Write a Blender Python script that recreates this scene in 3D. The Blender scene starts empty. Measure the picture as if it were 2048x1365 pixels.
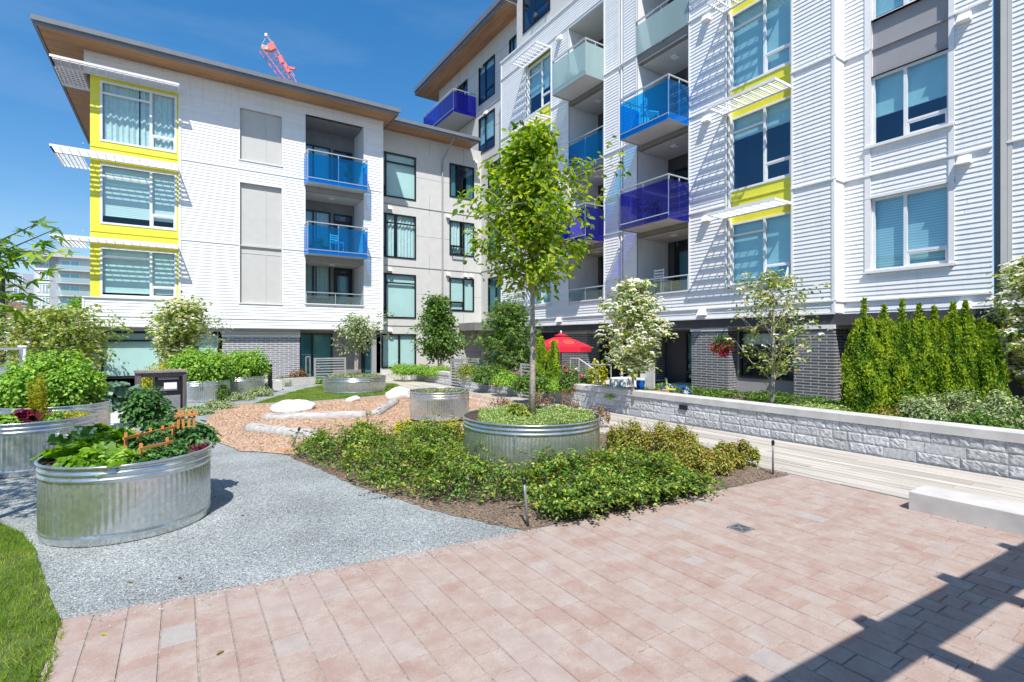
import bpy, math, random
import numpy as np
from math import sin, cos, pi, radians, sqrt
from mathutils import Vector, noise as mnoise

scene = bpy.context.scene
COL = scene.collection
# ------------------------------------------------------------------ camera, sky, sun, exposure
EYE = 1.8
YAW = radians(33.0)
cam_data = bpy.data.cameras.new('camera')
cam_data.sensor_width = 36.0
cam_data.lens = 36.0 * 1023.0 / 2048.0
cam_data.clip_start = 0.05
cam_data.clip_end = 3000.0
cam = bpy.data.objects.new('camera', cam_data)
cam.location = (0, 0, EYE)
cam.rotation_euler = (radians(90), 0, -YAW)
COL.objects.link(cam)
scene.camera = cam
SUN_DIR = Vector((0.33, 0.60, -1.0)).normalized()          # direction the light travels
elev = math.asin(-SUN_DIR.z)
world = bpy.data.worlds.new('World')
scene.world = world
world.use_nodes = True
wn = world.node_tree
bg = wn.nodes['Background']
sky = wn.nodes.new('ShaderNodeTexSky')
sky.sky_type = 'NISHITA'
sky.sun_disc = False
sky.sun_elevation = elev
sky.sun_rotation = math.atan2(-SUN_DIR.x, -SUN_DIR.y)
sky.air_density = 1.0
sky.dust_density = 0.35
sky.ozone_density = 3.0
hsv = wn.nodes.new('ShaderNodeHueSaturation'); hsv.inputs['Saturation'].default_value = 1.18; hsv.inputs['Hue'].default_value = .502; hsv.inputs['Value'].default_value = 1.25
wn.links.new(sky.outputs[0], hsv.inputs['Color']); gam = wn.nodes.new('ShaderNodeGamma'); gam.inputs[1].default_value = .72; wn.links.new(hsv.outputs[0], gam.inputs[0])
hs2 = wn.nodes.new('ShaderNodeHueSaturation'); hs2.inputs['Saturation'].default_value = 1.30; hs2.inputs['Value'].default_value = 1.17; hs2.inputs['Hue'].default_value = .503
wn.links.new(gam.outputs[0], hs2.inputs['Color']); tcn = wn.nodes.new('ShaderNodeTexCoord'); mpn = wn.nodes.new('ShaderNodeMapping'); mpn.inputs['Scale'].default_value = (1.2, 1.8, 7.0); mpn.inputs['Rotation'].default_value = (.15, .1, .4)
wn.links.new(tcn.outputs['Generated'], mpn.inputs[0])
cn = wn.nodes.new('ShaderNodeTexNoise'); cn.inputs['Scale'].default_value = 1.6; cn.inputs['Detail'].default_value = 7.0; cn.inputs['Roughness'].default_value = .62; wn.links.new(mpn.outputs[0], cn.inputs['Vector'])
cr_ = wn.nodes.new('ShaderNodeValToRGB'); cr_.color_ramp.elements[0].position = .48; cr_.color_ramp.elements[1].position = .80; cr_.color_ramp.elements[1].color = (.10, .10, .10, 1); wn.links.new(cn.outputs[0], cr_.inputs[0])
cm = wn.nodes.new('ShaderNodeMix'); cm.data_type = 'RGBA'; cm.inputs[7].default_value = (4.6, 5.0, 5.4, 1)
wn.links.new(cr_.outputs[0], cm.inputs[0]); wn.links.new(hs2.outputs[0], cm.inputs[6]); wn.links.new(cm.outputs[2], bg.inputs[0])
bg.inputs[1].default_value = 0.15
sun_data = bpy.data.lights.new('sun', 'SUN')
sun_data.energy = 5.0
sun_data.angle = radians(0.5)
sun_data.color = (1.0, 0.955, 0.89)
sun = bpy.data.objects.new('sun', sun_data)
sun.rotation_euler = SUN_DIR.to_track_quat('-Z', 'Y').to_euler()
sun.location = (-8, -12, 25)
COL.objects.link(sun)
scene.view_settings.view_transform = 'Standard'
scene.view_settings.look = 'None'
scene.view_settings.gamma = 1.0
scene.view_settings.exposure = 0.32
scene.view_settings.use_curve_mapping = False
scene.cycles.transparent_max_bounces = 24
scene.cycles.max_bounces = 8

# ------------------------------------------------------------------ survey helpers (site plan measured once)
CY, SY = cos(YAW), sin(YAW)
F = 1023.0
def uv(X, Y):
    return (X * CY + Y * SY, -X * SY + Y * CY)
def ground(px, py, z=0.0):
    Y = F * (EYE - z) / (py - 682.0)
    u, v = uv((px - 1024.0) / F * Y, Y)
    return (u, v)
def at(px, Y, z=0.0):
    u, v = uv((px - 1024.0) / F * Y, Y)
    return Vector((u, v, z))
def zat(py, Y):
    return EYE + (682.0 - py) / F * Y

# ------------------------------------------------------------------ object helpers
def tag(o, label=None, cat=None, group=None, kind=None):
    if label: o['label'] = label
    if cat: o['category'] = cat
    if group: o['group'] = group
    if kind: o['kind'] = kind
    return o
def empty(name, loc, label, cat, group=None, rz=0.0):
    o = bpy.data.objects.new(name, None)
    o.location = loc
    o.rotation_euler = (0, 0, rz)
    o.empty_display_size = 0.2
    COL.objects.link(o)
    tag(o, label, cat, group)
    return o
def off(parent):
    v = Vector((0, 0, 0))
    while parent is not None:
        v += Vector(parent.location)
        parent = parent.parent
    return v
def link_mesh(name, me, parent=None, mats=None):
    o = bpy.data.objects.new(name, me)
    COL.objects.link(o)
    if parent is not None: o.parent = parent
    for m in (mats or []): me.materials.append(m)
    return o
class MB:
    def __init__(s):
        s.v = []; s.f = []; s.m = []; s.r = []; s.cm = 0; s.cr = 0.5
    def face(s, pts):
        n = len(s.v)
        s.v += [tuple(p) for p in pts]
        s.f.append(tuple(range(n, n + len(pts))))
        s.m.append(s.cm); s.r.append(s.cr)
    def hexa(s, p):
        n = len(s.v); s.v += [tuple(q) for q in p]
        for f in ((0,3,2,1),(4,5,6,7),(0,1,5,4),(1,2,6,5),(2,3,7,6),(3,0,4,7)):
            s.f.append(tuple(n + i for i in f)); s.m.append(s.cm); s.r.append(s.cr)
    def box(s, x0, x1, y0, y1, z0, z1):
        s.hexa([(x0,y0,z0),(x1,y0,z0),(x1,y1,z0),(x0,y1,z0),(x0,y0,z1),(x1,y0,z1),(x1,y1,z1),(x0,y1,z1)])
    def obox(s, c, ang, lx, ly, z0, z1):
        ca, sa = cos(ang), sin(ang)
        P = []
        for z in (z0, z1):
            for a, b in ((-lx,-ly),(lx,-ly),(lx,ly),(-lx,ly)):
                P.append((c[0] + a/2*ca - b/2*sa, c[1] + a/2*sa + b/2*ca, z))
        s.hexa(P)
    def bar(s, p, q, w, h=None):
        h = h or w
        p, q = Vector(p), Vector(q); d = (q - p).normalized()
        up = Vector((0,0,1)) if abs(d.z) < .95 else Vector((0,1,0))
        a = d.cross(up).normalized() * w/2; b = a.cross(d).normalized() * h/2
        s.hexa([p-a-b, p+a-b, p+a+b, p-a+b, q-a-b, q+a-b, q+a+b, q-a+b])
    def tube(s, pts, radii, n=6, cap=True):
        pts = [Vector(p) for p in pts]; base = len(s.v)
        for i, p in enumerate(pts):
            d = (pts[min(i+1, len(pts)-1)] - pts[max(i-1, 0)])
            if d.length < 1e-6: d = Vector((0,0,1))
            d.normalize()
            up = Vector((0,0,1)) if abs(d.z) < .9 else Vector((1,0,0))
            a = d.cross(up).normalized(); b = a.cross(d)
            r = radii[i] if hasattr(radii, '__len__') else radii
            for k in range(n):
                t = 2*pi*k/n
                s.v.append(tuple(p + a*cos(t)*r + b*sin(t)*r))
        for i in range(len(pts)-1):
            for k in range(n):
                k2 = (k+1) % n
                s.f.append((base+i*n+k, base+i*n+k2, base+(i+1)*n+k2, base+(i+1)*n+k)); s.m.append(s.cm); s.r.append(s.cr)
        if cap:
            s.f.append(tuple(base+k for k in range(n))[::-1]); s.m.append(s.cm); s.r.append(s.cr)
            e = base+(len(pts)-1)*n
            s.f.append(tuple(e+k for k in range(n))); s.m.append(s.cm); s.r.append(s.cr)
    def lathe(s, c, prof, n=48, fn=None):
        base = len(s.v); m = len(prof)
        for i, (r, z) in enumerate(prof):
            for k in range(n):
                t = 2*pi*k/n
                rr = r + (fn(t, z, i) if fn else 0)
                s.v.append((c[0]+rr*cos(t), c[1]+rr*sin(t), c[2]+z))
        for i in range(m-1):
            for k in range(n):
                k2 = (k+1) % n
                s.f.append((base+i*n+k, base+i*n+k2, base+(i+1)*n+k2, base+(i+1)*n+k)); s.m.append(s.cm); s.r.append(s.cr)
    def blob(s, c, rx, ry, rz, n=14, m=9, amp=.12, sc=1.5, seed=0, zmin=None):
        base = len(s.v)
        for i in range(m+1):
            ph = pi*i/m
            for k in range(n):
                t = 2*pi*k/n
                d = Vector((sin(ph)*cos(t), sin(ph)*sin(t), cos(ph)))
                f = 1 + amp*mnoise.noise(d*sc + Vector((seed*7.3, seed, 0)))
                z = c[2]+d.z*rz*f
                if zmin is not None: z = max(z, zmin)
                s.v.append((c[0]+d.x*rx*f, c[1]+d.y*ry*f, z))
        for i in range(m):
            for k in range(n):
                k2 = (k+1) % n
                s.f.append((base+i*n+k, base+(i+1)*n+k, base+(i+1)*n+k2, base+i*n+k2)); s.m.append(s.cm); s.r.append(s.cr)
    def build(s, name, mats, parent=None, smooth=False, world=True):
        me = bpy.data.meshes.new(name)
        o3 = off(parent) if (parent is not None and world) else Vector((0,0,0))
        V = [(a-o3.x, b-o3.y, c-o3.z) for a, b, c in s.v]
        me.from_pydata(V, [], s.f)
        if not isinstance(mats, (list, tuple)): mats = [mats]
        o = link_mesh(name, me, parent, mats)
        me.polygons.foreach_set('material_index', s.m)
        at_ = me.attributes.new('rnd', 'FLOAT', 'FACE'); at_.data.foreach_set('value', s.r)
        if smooth: me.polygons.foreach_set('use_smooth', [True]*len(s.f))
        me.update()
        return o

# ------------------------------------------------------------------ materials
def newmat(name):
    m = bpy.data.materials.new(name); m.use_nodes = True
    nt = m.node_tree
    return m, nt, nt.nodes['Principled BSDF']
def N(nt, t, **kw):
    n = nt.nodes.new(t)
    for k, v in kw.items():
        if k in n.inputs.keys(): n.inputs[k].default_value = v
        else: setattr(n, k, v)
    return n
def ramp(nt, fac, stops):
    r = nt.nodes.new('ShaderNodeValToRGB'); e = r.color_ramp.elements
    while len(e) < len(stops): e.new(0.5)
    for i, (p, c) in enumerate(stops):
        e[i].position = p; e[i].color = (*c, 1)
    nt.links.new(fac, r.inputs[0]); return r
def coords(nt):
    return nt.nodes.new('ShaderNodeNewGeometry').outputs['Position']
def matte(name, c, rough=.6, var=.06, scale=3.0, metal=0.0, bump=0.0, bscale=60.0, spec=.4, attr=0.0):
    m, nt, p = newmat(name)
    pos = coords(nt)
    n1 = N(nt, 'ShaderNodeTexNoise', Scale=scale, Detail=6.0); nt.links.new(pos, n1.inputs['Vector'])
    lo = tuple(max(0, x*(1-var*2.2)) for x in c); hi = tuple(min(1, x*(1+var*1.2)) for x in c)
    r = ramp(nt, n1.outputs[0], [(.3, lo), (.7, hi)])
    col = r.outputs[0]
    if attr:
        a = N(nt, 'ShaderNodeAttribute', attribute_name='rnd')
        hs = N(nt, 'ShaderNodeHueSaturation')
        mp = N(nt, 'ShaderNodeMapRange'); mp.inputs[3].default_value = 1-attr; mp.inputs[4].default_value = 1+attr
        nt.links.new(a.outputs['Fac'], mp.inputs[0]); nt.links.new(mp.outputs[0], hs.inputs['Value'])
        nt.links.new(col, hs.inputs['Color']); col = hs.outputs[0]
    nt.links.new(col, p.inputs['Base Color'])
    p.inputs['Roughness'].default_value = rough; p.inputs['Metallic'].default_value = metal
    p.inputs['Specular IOR Level'].default_value = spec
    if bump:
        n2 = N(nt, 'ShaderNodeTexNoise', Scale=bscale, Detail=4.0); nt.links.new(pos, n2.inputs['Vector'])
        b = N(nt, 'ShaderNodeBump', Strength=bump, Distance=.01); nt.links.new(n2.outputs[0], b.inputs['Height'])
        nt.links.new(b.outputs[0], p.inputs['Normal'])
    return m
def leaf_mat(name, dark, mid, light, trans=.35, rough=.45, tcol=None, spec=.35):
    m, nt, p = newmat(name)
    dark, mid, light = [tuple(min(.9, x*g) for x, g in zip(c, (1.40, 1.25, 1.25) if c[1] > c[0] else (1.1, 1.1, 1.1))) for c in (dark, mid, light)]
    a = N(nt, 'ShaderNodeAttribute', attribute_name='rnd')
    r = ramp(nt, a.outputs['Fac'], [(0.0, dark), (.5, mid), (1.0, light)])
    nt.links.new(r.outputs[0], p.inputs['Base Color'])
    p.inputs['Roughness'].default_value = rough; p.inputs['Specular IOR Level'].default_value = spec
    t = N(nt, 'ShaderNodeBsdfTranslucent')
    hs = N(nt, 'ShaderNodeHueSaturation', Saturation=1.15, Value=1.7); hs.inputs['Hue'].default_value = .485
    nt.links.new(r.outputs[0], hs.inputs['Color']); nt.links.new(hs.outputs[0], t.inputs[0])
    mx = N(nt, 'ShaderNodeMixShader'); mx.inputs[0].default_value = trans
    nt.links.new(p.outputs[0], mx.inputs[1]); nt.links.new(t.outputs[0], mx.inputs[2])
    nt.links.new(mx.outputs[0], nt.nodes['Material Output'].inputs[0])
    return m
def wood_mat(name, c1, c2, axis='X', rough=.6, scale=14, attr=.12):
    m, nt, p = newmat(name)
    pos = coords(nt)
    mp = N(nt, 'ShaderNodeMapping'); nt.links.new(pos, mp.inputs[0])
    st = {'X': (.06, 1, 1), 'Y': (1, .06, 1), 'Z': (1, 1, .06)}[axis]
    mp.inputs['Scale'].default_value = st
    n = N(nt, 'ShaderNodeTexNoise', Scale=scale, Detail=8.0, Roughness=.65); nt.links.new(mp.outputs[0], n.inputs['Vector'])
    r = ramp(nt, n.outputs[0], [(.32, c1), (.68, c2)])
    a = N(nt, 'ShaderNodeAttribute', attribute_name='rnd')
    hs = N(nt, 'ShaderNodeHueSaturation')
    mr = N(nt, 'ShaderNodeMapRange'); mr.inputs[3].default_value = 1-attr; mr.inputs[4].default_value = 1+attr
    nt.links.new(a.outputs['Fac'], mr.inputs[0]); nt.links.new(mr.outputs[0], hs.inputs['Value'])
    nt.links.new(r.outputs[0], hs.inputs['Color']); nt.links.new(hs.outputs[0], p.inputs['Base Color'])
    p.inputs['Roughness'].default_value = rough
    b = N(nt, 'ShaderNodeBump', Strength=.3, Distance=.004); nt.links.new(n.outputs[0], b.inputs['Height'])
    nt.links.new(b.outputs[0], p.inputs['Normal'])
    return m
def facing(nt, base, k):
    lw = N(nt, 'ShaderNodeLayerWeight'); lw.inputs[0].default_value = .5
    pw = N(nt, 'ShaderNodeMath', operation='POWER'); pw.inputs[1].default_value = 3.5; nt.links.new(lw.outputs['Facing'], pw.inputs[0])
    ad = N(nt, 'ShaderNodeMath', operation='MULTIPLY_ADD'); ad.inputs[1].default_value = k; ad.inputs[2].default_value = base; ad.use_clamp = True
    nt.links.new(pw.outputs[0], ad.inputs[0]); return ad
def glass_mat(name, tint, refl, rough=0.02, base=.12):
    """tinted pane: see-through with a mirror coat that grows at grazing angles"""
    m, nt, p = newmat(name)
    nt.nodes.remove(p)
    t = N(nt, 'ShaderNodeBsdfTransparent'); t.inputs[0].default_value = (*tint, 1)
    g = N(nt, 'ShaderNodeBsdfGlossy'); g.inputs[0].default_value = (*refl, 1); g.inputs['Roughness'].default_value = rough
    pos = coords(nt)
    n = N(nt, 'ShaderNodeTexNoise', Scale=1.1, Detail=1.0); nt.links.new(pos, n.inputs['Vector'])
    b = N(nt, 'ShaderNodeBump', Strength=.12, Distance=.02); nt.links.new(n.outputs[0], b.inputs['Height'])
    nt.links.new(b.outputs[0], g.inputs['Normal'])
    ad = facing(nt, base, .55)
    mx = N(nt, 'ShaderNodeMixShader')
    nt.links.new(ad.outputs[0], mx.inputs[0]); nt.links.new(t.outputs[0], mx.inputs[1]); nt.links.new(g.outputs[0], mx.inputs[2])
    nt.links.new(mx.outputs[0], nt.nodes['Material Output'].inputs[0])
    return m
def film_mat(name, tint, body, mixf, base=.06, trl=.5):
    """coloured laminated glass: tinted transmission plus a little coloured body"""
    m, nt, p = newmat(name)
    nt.nodes.remove(p)
    t = N(nt, 'ShaderNodeBsdfTransparent'); t.inputs[0].default_value = (*tint, 1)
    d = N(nt, 'ShaderNodeBsdfDiffuse'); d.inputs[0].default_value = (*body, 1)
    l = N(nt, 'ShaderNodeBsdfTranslucent'); l.inputs[0].default_value = (*body, 1)
    g = N(nt, 'ShaderNodeBsdfGlossy'); g.inputs[0].default_value = (.9, .95, 1, 1); g.inputs['Roughness'].default_value = .04
    m0 = N(nt, 'ShaderNodeMixShader'); m0.inputs[0].default_value = trl
    nt.links.new(d.outputs[0], m0.inputs[1]); nt.links.new(l.outputs[0], m0.inputs[2])
    m1 = N(nt, 'ShaderNodeMixShader'); m1.inputs[0].default_value = mixf
    nt.links.new(t.outputs[0], m1.inputs[1]); nt.links.new(m0.outputs[0], m1.inputs[2])
    ad = facing(nt, base, .4)
    m2 = N(nt, 'ShaderNodeMixShader')
    nt.links.new(ad.outputs[0], m2.inputs[0]); nt.links.new(m1.outputs[0], m2.inputs[1]); nt.links.new(g.outputs[0], m2.inputs[2])
    nt.links.new(m2.outputs[0], nt.nodes['Material Output'].inputs[0])
    return m
def brick_mat(name, axis, c1, c2, mortar, bw=.38, bh=.075, ms=.011):
    m, nt, p = newmat(name)
    pos = coords(nt)
    sp = N(nt, 'ShaderNodeSeparateXYZ'); nt.links.new(pos, sp.inputs[0])
    ad = N(nt, 'ShaderNodeMath', operation='ADD'); nt.links.new(sp.outputs[0], ad.inputs[0]); nt.links.new(sp.outputs[1], ad.inputs[1])
    cb = N(nt, 'ShaderNodeCombineXYZ')
    nt.links.new(ad.outputs[0], cb.inputs[0])
    nt.links.new(sp.outputs[2], cb.inputs[1])
    b = N(nt, 'ShaderNodeTexBrick', Scale=1.0); nt.links.new(cb.outputs[0], b.inputs['Vector'])
    b.inputs['Color1'].default_value = (*c1, 1); b.inputs['Color2'].default_value = (*c2, 1); b.inputs['Mortar'].default_value = (*mortar, 1)
    b.inputs['Brick Width'].default_value = bw; b.inputs['Row Height'].default_value = bh; b.inputs['Mortar Size'].default_value = ms
    b.inputs['Mortar Smooth'].default_value = .1
    nt.links.new(b.outputs[0], p.inputs['Base Color'])
    p.inputs['Roughness'].default_value = .45
    bp = N(nt, 'ShaderNodeBump', Strength=.6, Distance=.008, invert=True); nt.links.new(b.outputs['Fac'], bp.inputs['Height'])
    nt.links.new(bp.outputs[0], p.inputs['Normal'])
    return m
def gravel_mat(name, stops, scale, bump=.5, stretch=None, rough=.85, bigvar=.25):
    m, nt, p = newmat(name)
    pos = coords(nt)
    src = pos
    if stretch:
        mp = N(nt, 'ShaderNodeMapping'); mp.inputs['Scale'].default_value = stretch; nt.links.new(pos, mp.inputs[0]); src = mp.outputs[0]
    v = N(nt, 'ShaderNodeTexVoronoi', Scale=scale); nt.links.new(src, v.inputs['Vector'])
    r = ramp(nt, v.outputs['Color'], stops)
    n = N(nt, 'ShaderNodeTexNoise', Scale=1.3, Detail=7.0); nt.links.new(pos, n.inputs['Vector'])
    mr = N(nt, 'ShaderNodeMapRange'); mr.inputs[1].default_value = .3; mr.inputs[2].default_value = .7
    mr.inputs[3].default_value = 1-bigvar; mr.inputs[4].default_value = 1+bigvar
    nt.links.new(n.outputs[0], mr.inputs[0])
    hs = N(nt, 'ShaderNodeHueSaturation'); nt.links.new(mr.outputs[0], hs.inputs['Value']); nt.links.new(r.outputs[0], hs.inputs['Color'])
    nt.links.new(hs.outputs[0], p.inputs['Base Color'])
    p.inputs['Roughness'].default_value = rough
    b = N(nt, 'ShaderNodeBump', Strength=bump, Distance=.012, invert=True); nt.links.new(v.outputs['Distance'], b.inputs['Height'])
    nt.links.new(b.outputs[0], p.inputs['Normal'])
    return m

M = {}
def paint():
    m, nt, p = newmat('white_siding_paint')
    pos = coords(nt); mp = N(nt, 'ShaderNodeMapping'); mp.inputs['Scale'].default_value = (3.5, 3.5, .35); nt.links.new(pos, mp.inputs[0])
    n = N(nt, 'ShaderNodeTexNoise', Scale=1.6, Detail=7.0, Roughness=.7); nt.links.new(mp.outputs[0], n.inputs['Vector'])
    r = ramp(nt, n.outputs[0], [(.28, (.75, .75, .745)), (.48, (.82, .825, .83)), (.8, (.84, .845, .85))])
    a = N(nt, 'ShaderNodeAttribute', attribute_name='rnd'); hs = N(nt, 'ShaderNodeHueSaturation')
    mr = N(nt, 'ShaderNodeMapRange'); mr.inputs[3].default_value = .96; mr.inputs[4].default_value = 1.03
    nt.links.new(a.outputs['Fac'], mr.inputs[0]); nt.links.new(mr.outputs[0], hs.inputs['Value']); nt.links.new(r.outputs[0], hs.inputs['Color'])
    nt.links.new(hs.outputs[0], p.inputs['Base Color']); p.inputs['Roughness'].default_value = .5
    return m
M['white'] = paint()
M['trim'] = matte('white_trim', (.80, .80, .80), .45, .02)
M['whitemetal'] = matte('white_metal', (.78, .79, .80), .35, .03)
M['yellow'] = matte('yellow_panel', (.78, .75, .07), .45, .03)
M['greige'] = matte('pale_grey_panel', (.60, .595, .57), .6, .025)
M['lpanel'] = matte('light_grey_panel', (.56, .555, .53), .6, .02)
M['mpanel'] = matte('mid_grey_panel', (.33, .325, .34), .6, .02)
M['darkgrey'] = matte('charcoal_panel', (.075, .072, .078), .55, .05)
M['midgrey'] = matte('grey_concrete_beam', (.22, .215, .21), .7, .06)
M['black'] = matte('black_frame', (.014, .015, .018), .35, .05)
M['gutter'] = matte('grey_gutter', (.20, .21, .23), .35, .04, metal=.1)
M['roof'] = matte('roof_shingle', (.13, .135, .14), .85, .15, 8, bump=.4)
M['soffit_x'] = wood_mat('soffit_wood', (.30, .15, .065), (.50, .28, .14), 'X', .55, 10)
M['soffit_y'] = wood_mat('soffit_wood_side', (.30, .15, .065), (.50, .28, .14), 'Y', .55, 10)
M['room'] = matte('room_dark', (.035, .045, .055), .8)
M['blind'] = matte('roller_blind', (.74, .80, .76), .8, .015)
def slats():
    m, nt, p = newmat('venetian_blind')
    pos = coords(nt); sp = N(nt, 'ShaderNodeSeparateXYZ'); nt.links.new(pos, sp.inputs[0])
    ml = N(nt, 'ShaderNodeMath', operation='MULTIPLY'); ml.inputs[1].default_value = 2*pi/.062; nt.links.new(sp.outputs[2], ml.inputs[0])
    sn = N(nt, 'ShaderNodeMath', operation='SINE'); nt.links.new(ml.outputs[0], sn.inputs[0])
    mr = N(nt, 'ShaderNodeMapRange'); mr.inputs[1].default_value = -1; nt.links.new(sn.outputs[0], mr.inputs[0])
    r = ramp(nt, mr.outputs[0], [(.0, (.52, .57, .57)), (.35, (.72, .77, .75)), (1, (.78, .82, .80))])
    nt.links.new(r.outputs[0], p.inputs['Base Color']); p.inputs['Roughness'].default_value = .6
    return m
M['slats'] = slats()
M['curtain'] = matte('curtain_cloth', (.72, .76, .74), .9, .05, 9)
M['glass'] = glass_mat('window_glass', (.77, .92, .93), (.76, .87, 1.0), .02, .06)
M['glassdark'] = glass_mat('dark_window_glass', (.30, .52, .56), (.62, .78, 1.0), .02, .10)
M['glassR'] = glass_mat('blue_window_glass', (.64, .87, .93), (.52, .76, 1.0), .02, .14)
M['blue'] = film_mat('bright_blue_glass', (.04, .50, .95), (.0, .34, .90), .22, .03)
M['cobalt'] = film_mat('violet_blue_glass', (.12, .11, .62), (.04, .04, .55), .24, .04)
M['frost'] = film_mat('frosted_glass', (.62, .84, .82), (.60, .78, .76), .78)
M['clearrail'] = film_mat('clear_rail_glass', (.75, .9, .88), (.5, .65, .62), .25)
M['alu'] = matte('brushed_aluminium', (.62, .63, .64), .35, .03, metal=.6)
M['galv'] = None
M['brick'] = brick_mat('dark_glazed_brick', 'X', (.075, .08, .095), (.13, .135, .155), (.46, .46, .46))
M['bricklight'] = brick_mat('grey_glazed_brick', 'X', (.17, .175, .21), (.24, .245, .29), (.62, .62, .62), .36, .085, .013)
M['concrete'] = matte('concrete', (.56, .545, .52), .75, .07, 4, bump=.25, bscale=90)
M['concrete_d'] = matte('weathered_concrete', (.42, .41, .39), .8, .08, 3, bump=.25, bscale=90)
M['block'] = matte('split_face_block', (.52, .525, .535), .85, .14, 20, bump=.6, bscale=70, attr=.14)
M['deckwood'] = wood_mat('weathered_deck', (.355, .315, .27), (.56, .52, .465), 'Y', .75, 9, .16)
M['log'] = wood_mat('weathered_log', (.30, .285, .27), (.52, .51, .49), 'X', .8, 16, .05)
M['orange_wood'] = wood_mat('orange_cedar', (.50, .19, .05), (.66, .29, .09), 'Z', .6, 16)
M['darkwood'] = wood_mat('dark_stained_wood', (.07, .065, .07), (.15, .13, .13), 'Z', .6, 12)
M['soil'] = matte('soil', (.085, .055, .038), .95, .25, 25, bump=1.0, bscale=55)
M['mulch'] = gravel_mat('bark_mulch', [(0, (.06, .042, .03)), (.5, (.17, .12, .085)), (1, (.34, .26, .19))], 60, .8)
M['gravel'] = gravel_mat('crushed_gravel', [(0, (.09, .10, .102)), (.38, (.255, .282, .284)), (.72, (.39, .42, .418)), (1, (.60, .62, .61))], 92, .85, bigvar=.2)
M['chips'] = gravel_mat('wood_chips', [(0, (.26, .16, .10)), (.5, (.46, .31, .21)), (1, (.68, .52, .39))], 42, .7, bigvar=.1)
M['sand'] = matte('joint_sand', (.33, .28, .245), .95, .2, 30)
M['stone'] = matte('white_boulder', (.78, .78, .77), .8, .06, 7, bump=.5, bscale=25)
M['bark'] = matte('bark', (.42, .37, .31), .85, .20, 26, bump=.6, bscale=40)
M['bark_d'] = matte('brown_bark', (.17, .12, .085), .85, .2, 22)
M['turf'] = matte('turf_base', (.075, .12, .025), .95, .3, 9, bump=.6)
M['asphalt'] = matte('asphalt', (.12, .12, .12), .9, .1, 2)
M['pave'] = None
M['red'] = matte('red_canvas', (.74, .015, .045), .7, .04)
M['gold'] = matte('gold_print', (.62, .30, .03), .6, .03)
M['pink'] = matte('pink_petal', (.75, .10, .22), .6, .15, 30)
M['magenta'] = matte('crimson_petal', (.62, .01, .09), .6, .15, 30)
M['whitepetal'] = matte('cream_petal', (.80, .74, .62), .6, .06, 30)
M['cranered'] = matte('crane_red_paint', (.80, .19, .19), .5, .05)
M['craneblk'] = matte('crane_counterweight', (.55, .5, .45), .7, .05)
M['plastic_blue'] = matte('blue_plastic', (.01, .11, .42), .3, .05)
M['potgreen'] = matte('green_glazed_pot', (.30, .42, .10), .35, .05)
def galv():
    m, nt, p = newmat('galvanised_steel')
    pos = coords(nt)
    v = N(nt, 'ShaderNodeTexVoronoi', Scale=26.0); nt.links.new(pos, v.inputs['Vector'])
    n = N(nt, 'ShaderNodeTexNoise', Scale=2.6, Detail=6.0); nt.links.new(pos, n.inputs['Vector'])
    r = ramp(nt, v.outputs['Color'], [(0, (.52, .56, .57)), (1, (.68, .72, .73))])
    nt.links.new(r.outputs[0], p.inputs['Base Color'])
    p.inputs['Metallic'].default_value = .85
    rr = ramp(nt, n.outputs[0], [(.3, (.17,)*3), (.7, (.34,)*3)])
    nt.links.new(rr.outputs[0], p.inputs['Roughness'])
    b = N(nt, 'ShaderNodeBump', Strength=.10, Distance=.02); nt.links.new(n.outputs[0], b.inputs['Height'])
    nt.links.new(b.outputs[0], p.inputs['Normal'])
    return m
M['galv'] = galv()
def paver_mat():
    m, nt, p = newmat('clay_pavers')
    pos = coords(nt)
    a = N(nt, 'ShaderNodeAttribute', attribute_name='rnd')
    r = ramp(nt, a.outputs['Fac'], [(0, (.335, .225, .185)), (.3, (.355, .25, .210)), (.6, (.365, .27, .232)), (.88, (.365, .285, .252)), (.94, (.345, .305, .285)), (1, (.355, .33, .31))])
    n = N(nt, 'ShaderNodeTexNoise', Scale=5.0, Detail=9.0, Roughness=.7); nt.links.new(pos, n.inputs['Vector'])
    n2 = N(nt, 'ShaderNodeTexNoise', Scale=170.0, Detail=3.0); nt.links.new(pos, n2.inputs['Vector'])
    mx = N(nt, 'ShaderNodeMix', data_type='RGBA'); mx.blend_type = 'MIX'
    rr = ramp(nt, n.outputs[0], [(.40, (0, 0, 0)), (.72, (.75, .75, .75))])
    nt.links.new(rr.outputs[0], mx.inputs[0]); nt.links.new(r.outputs[0], mx.inputs[6]); mx.inputs[7].default_value = (.46, .41, .37, 1)
    hs = N(nt, 'ShaderNodeHueSaturation')
    mr = N(nt, 'ShaderNodeMapRange'); mr.inputs[1].default_value = .3; mr.inputs[2].default_value = .7; mr.inputs[3].default_value = .8; mr.inputs[4].default_value = 1.15
    nt.links.new(n2.outputs[0], mr.inputs[0]); nt.links.new(mr.outputs[0], hs.inputs['Value'])
    nt.links.new(mx.outputs[2], hs.inputs['Color']); nt.links.new(hs.outputs[0], p.inputs['Base Color'])
    p.inputs['Roughness'].default_value = .8
    b = N(nt, 'ShaderNodeBump', Strength=.25, Distance=.004); nt.links.new(n2.outputs[0], b.inputs['Height'])
    nt.links.new(b.outputs[0], p.inputs['Normal'])
    return m
M['pave'] = paver_mat()
M['lf_tree'] = leaf_mat('bright_tree_leaf', (.045, .13, .012), (.145, .27, .025), (.34, .44, .05), .48)
M['lf_green'] = leaf_mat('mid_green_leaf', (.03, .085, .02), (.075, .17, .03), (.16, .28, .05), .3)
M['lf_cover'] = leaf_mat('glossy_shrub_leaf', (.015, .06, .008), (.07, .185, .016), (.27, .36, .04), .25, .38, spec=.5)
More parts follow.
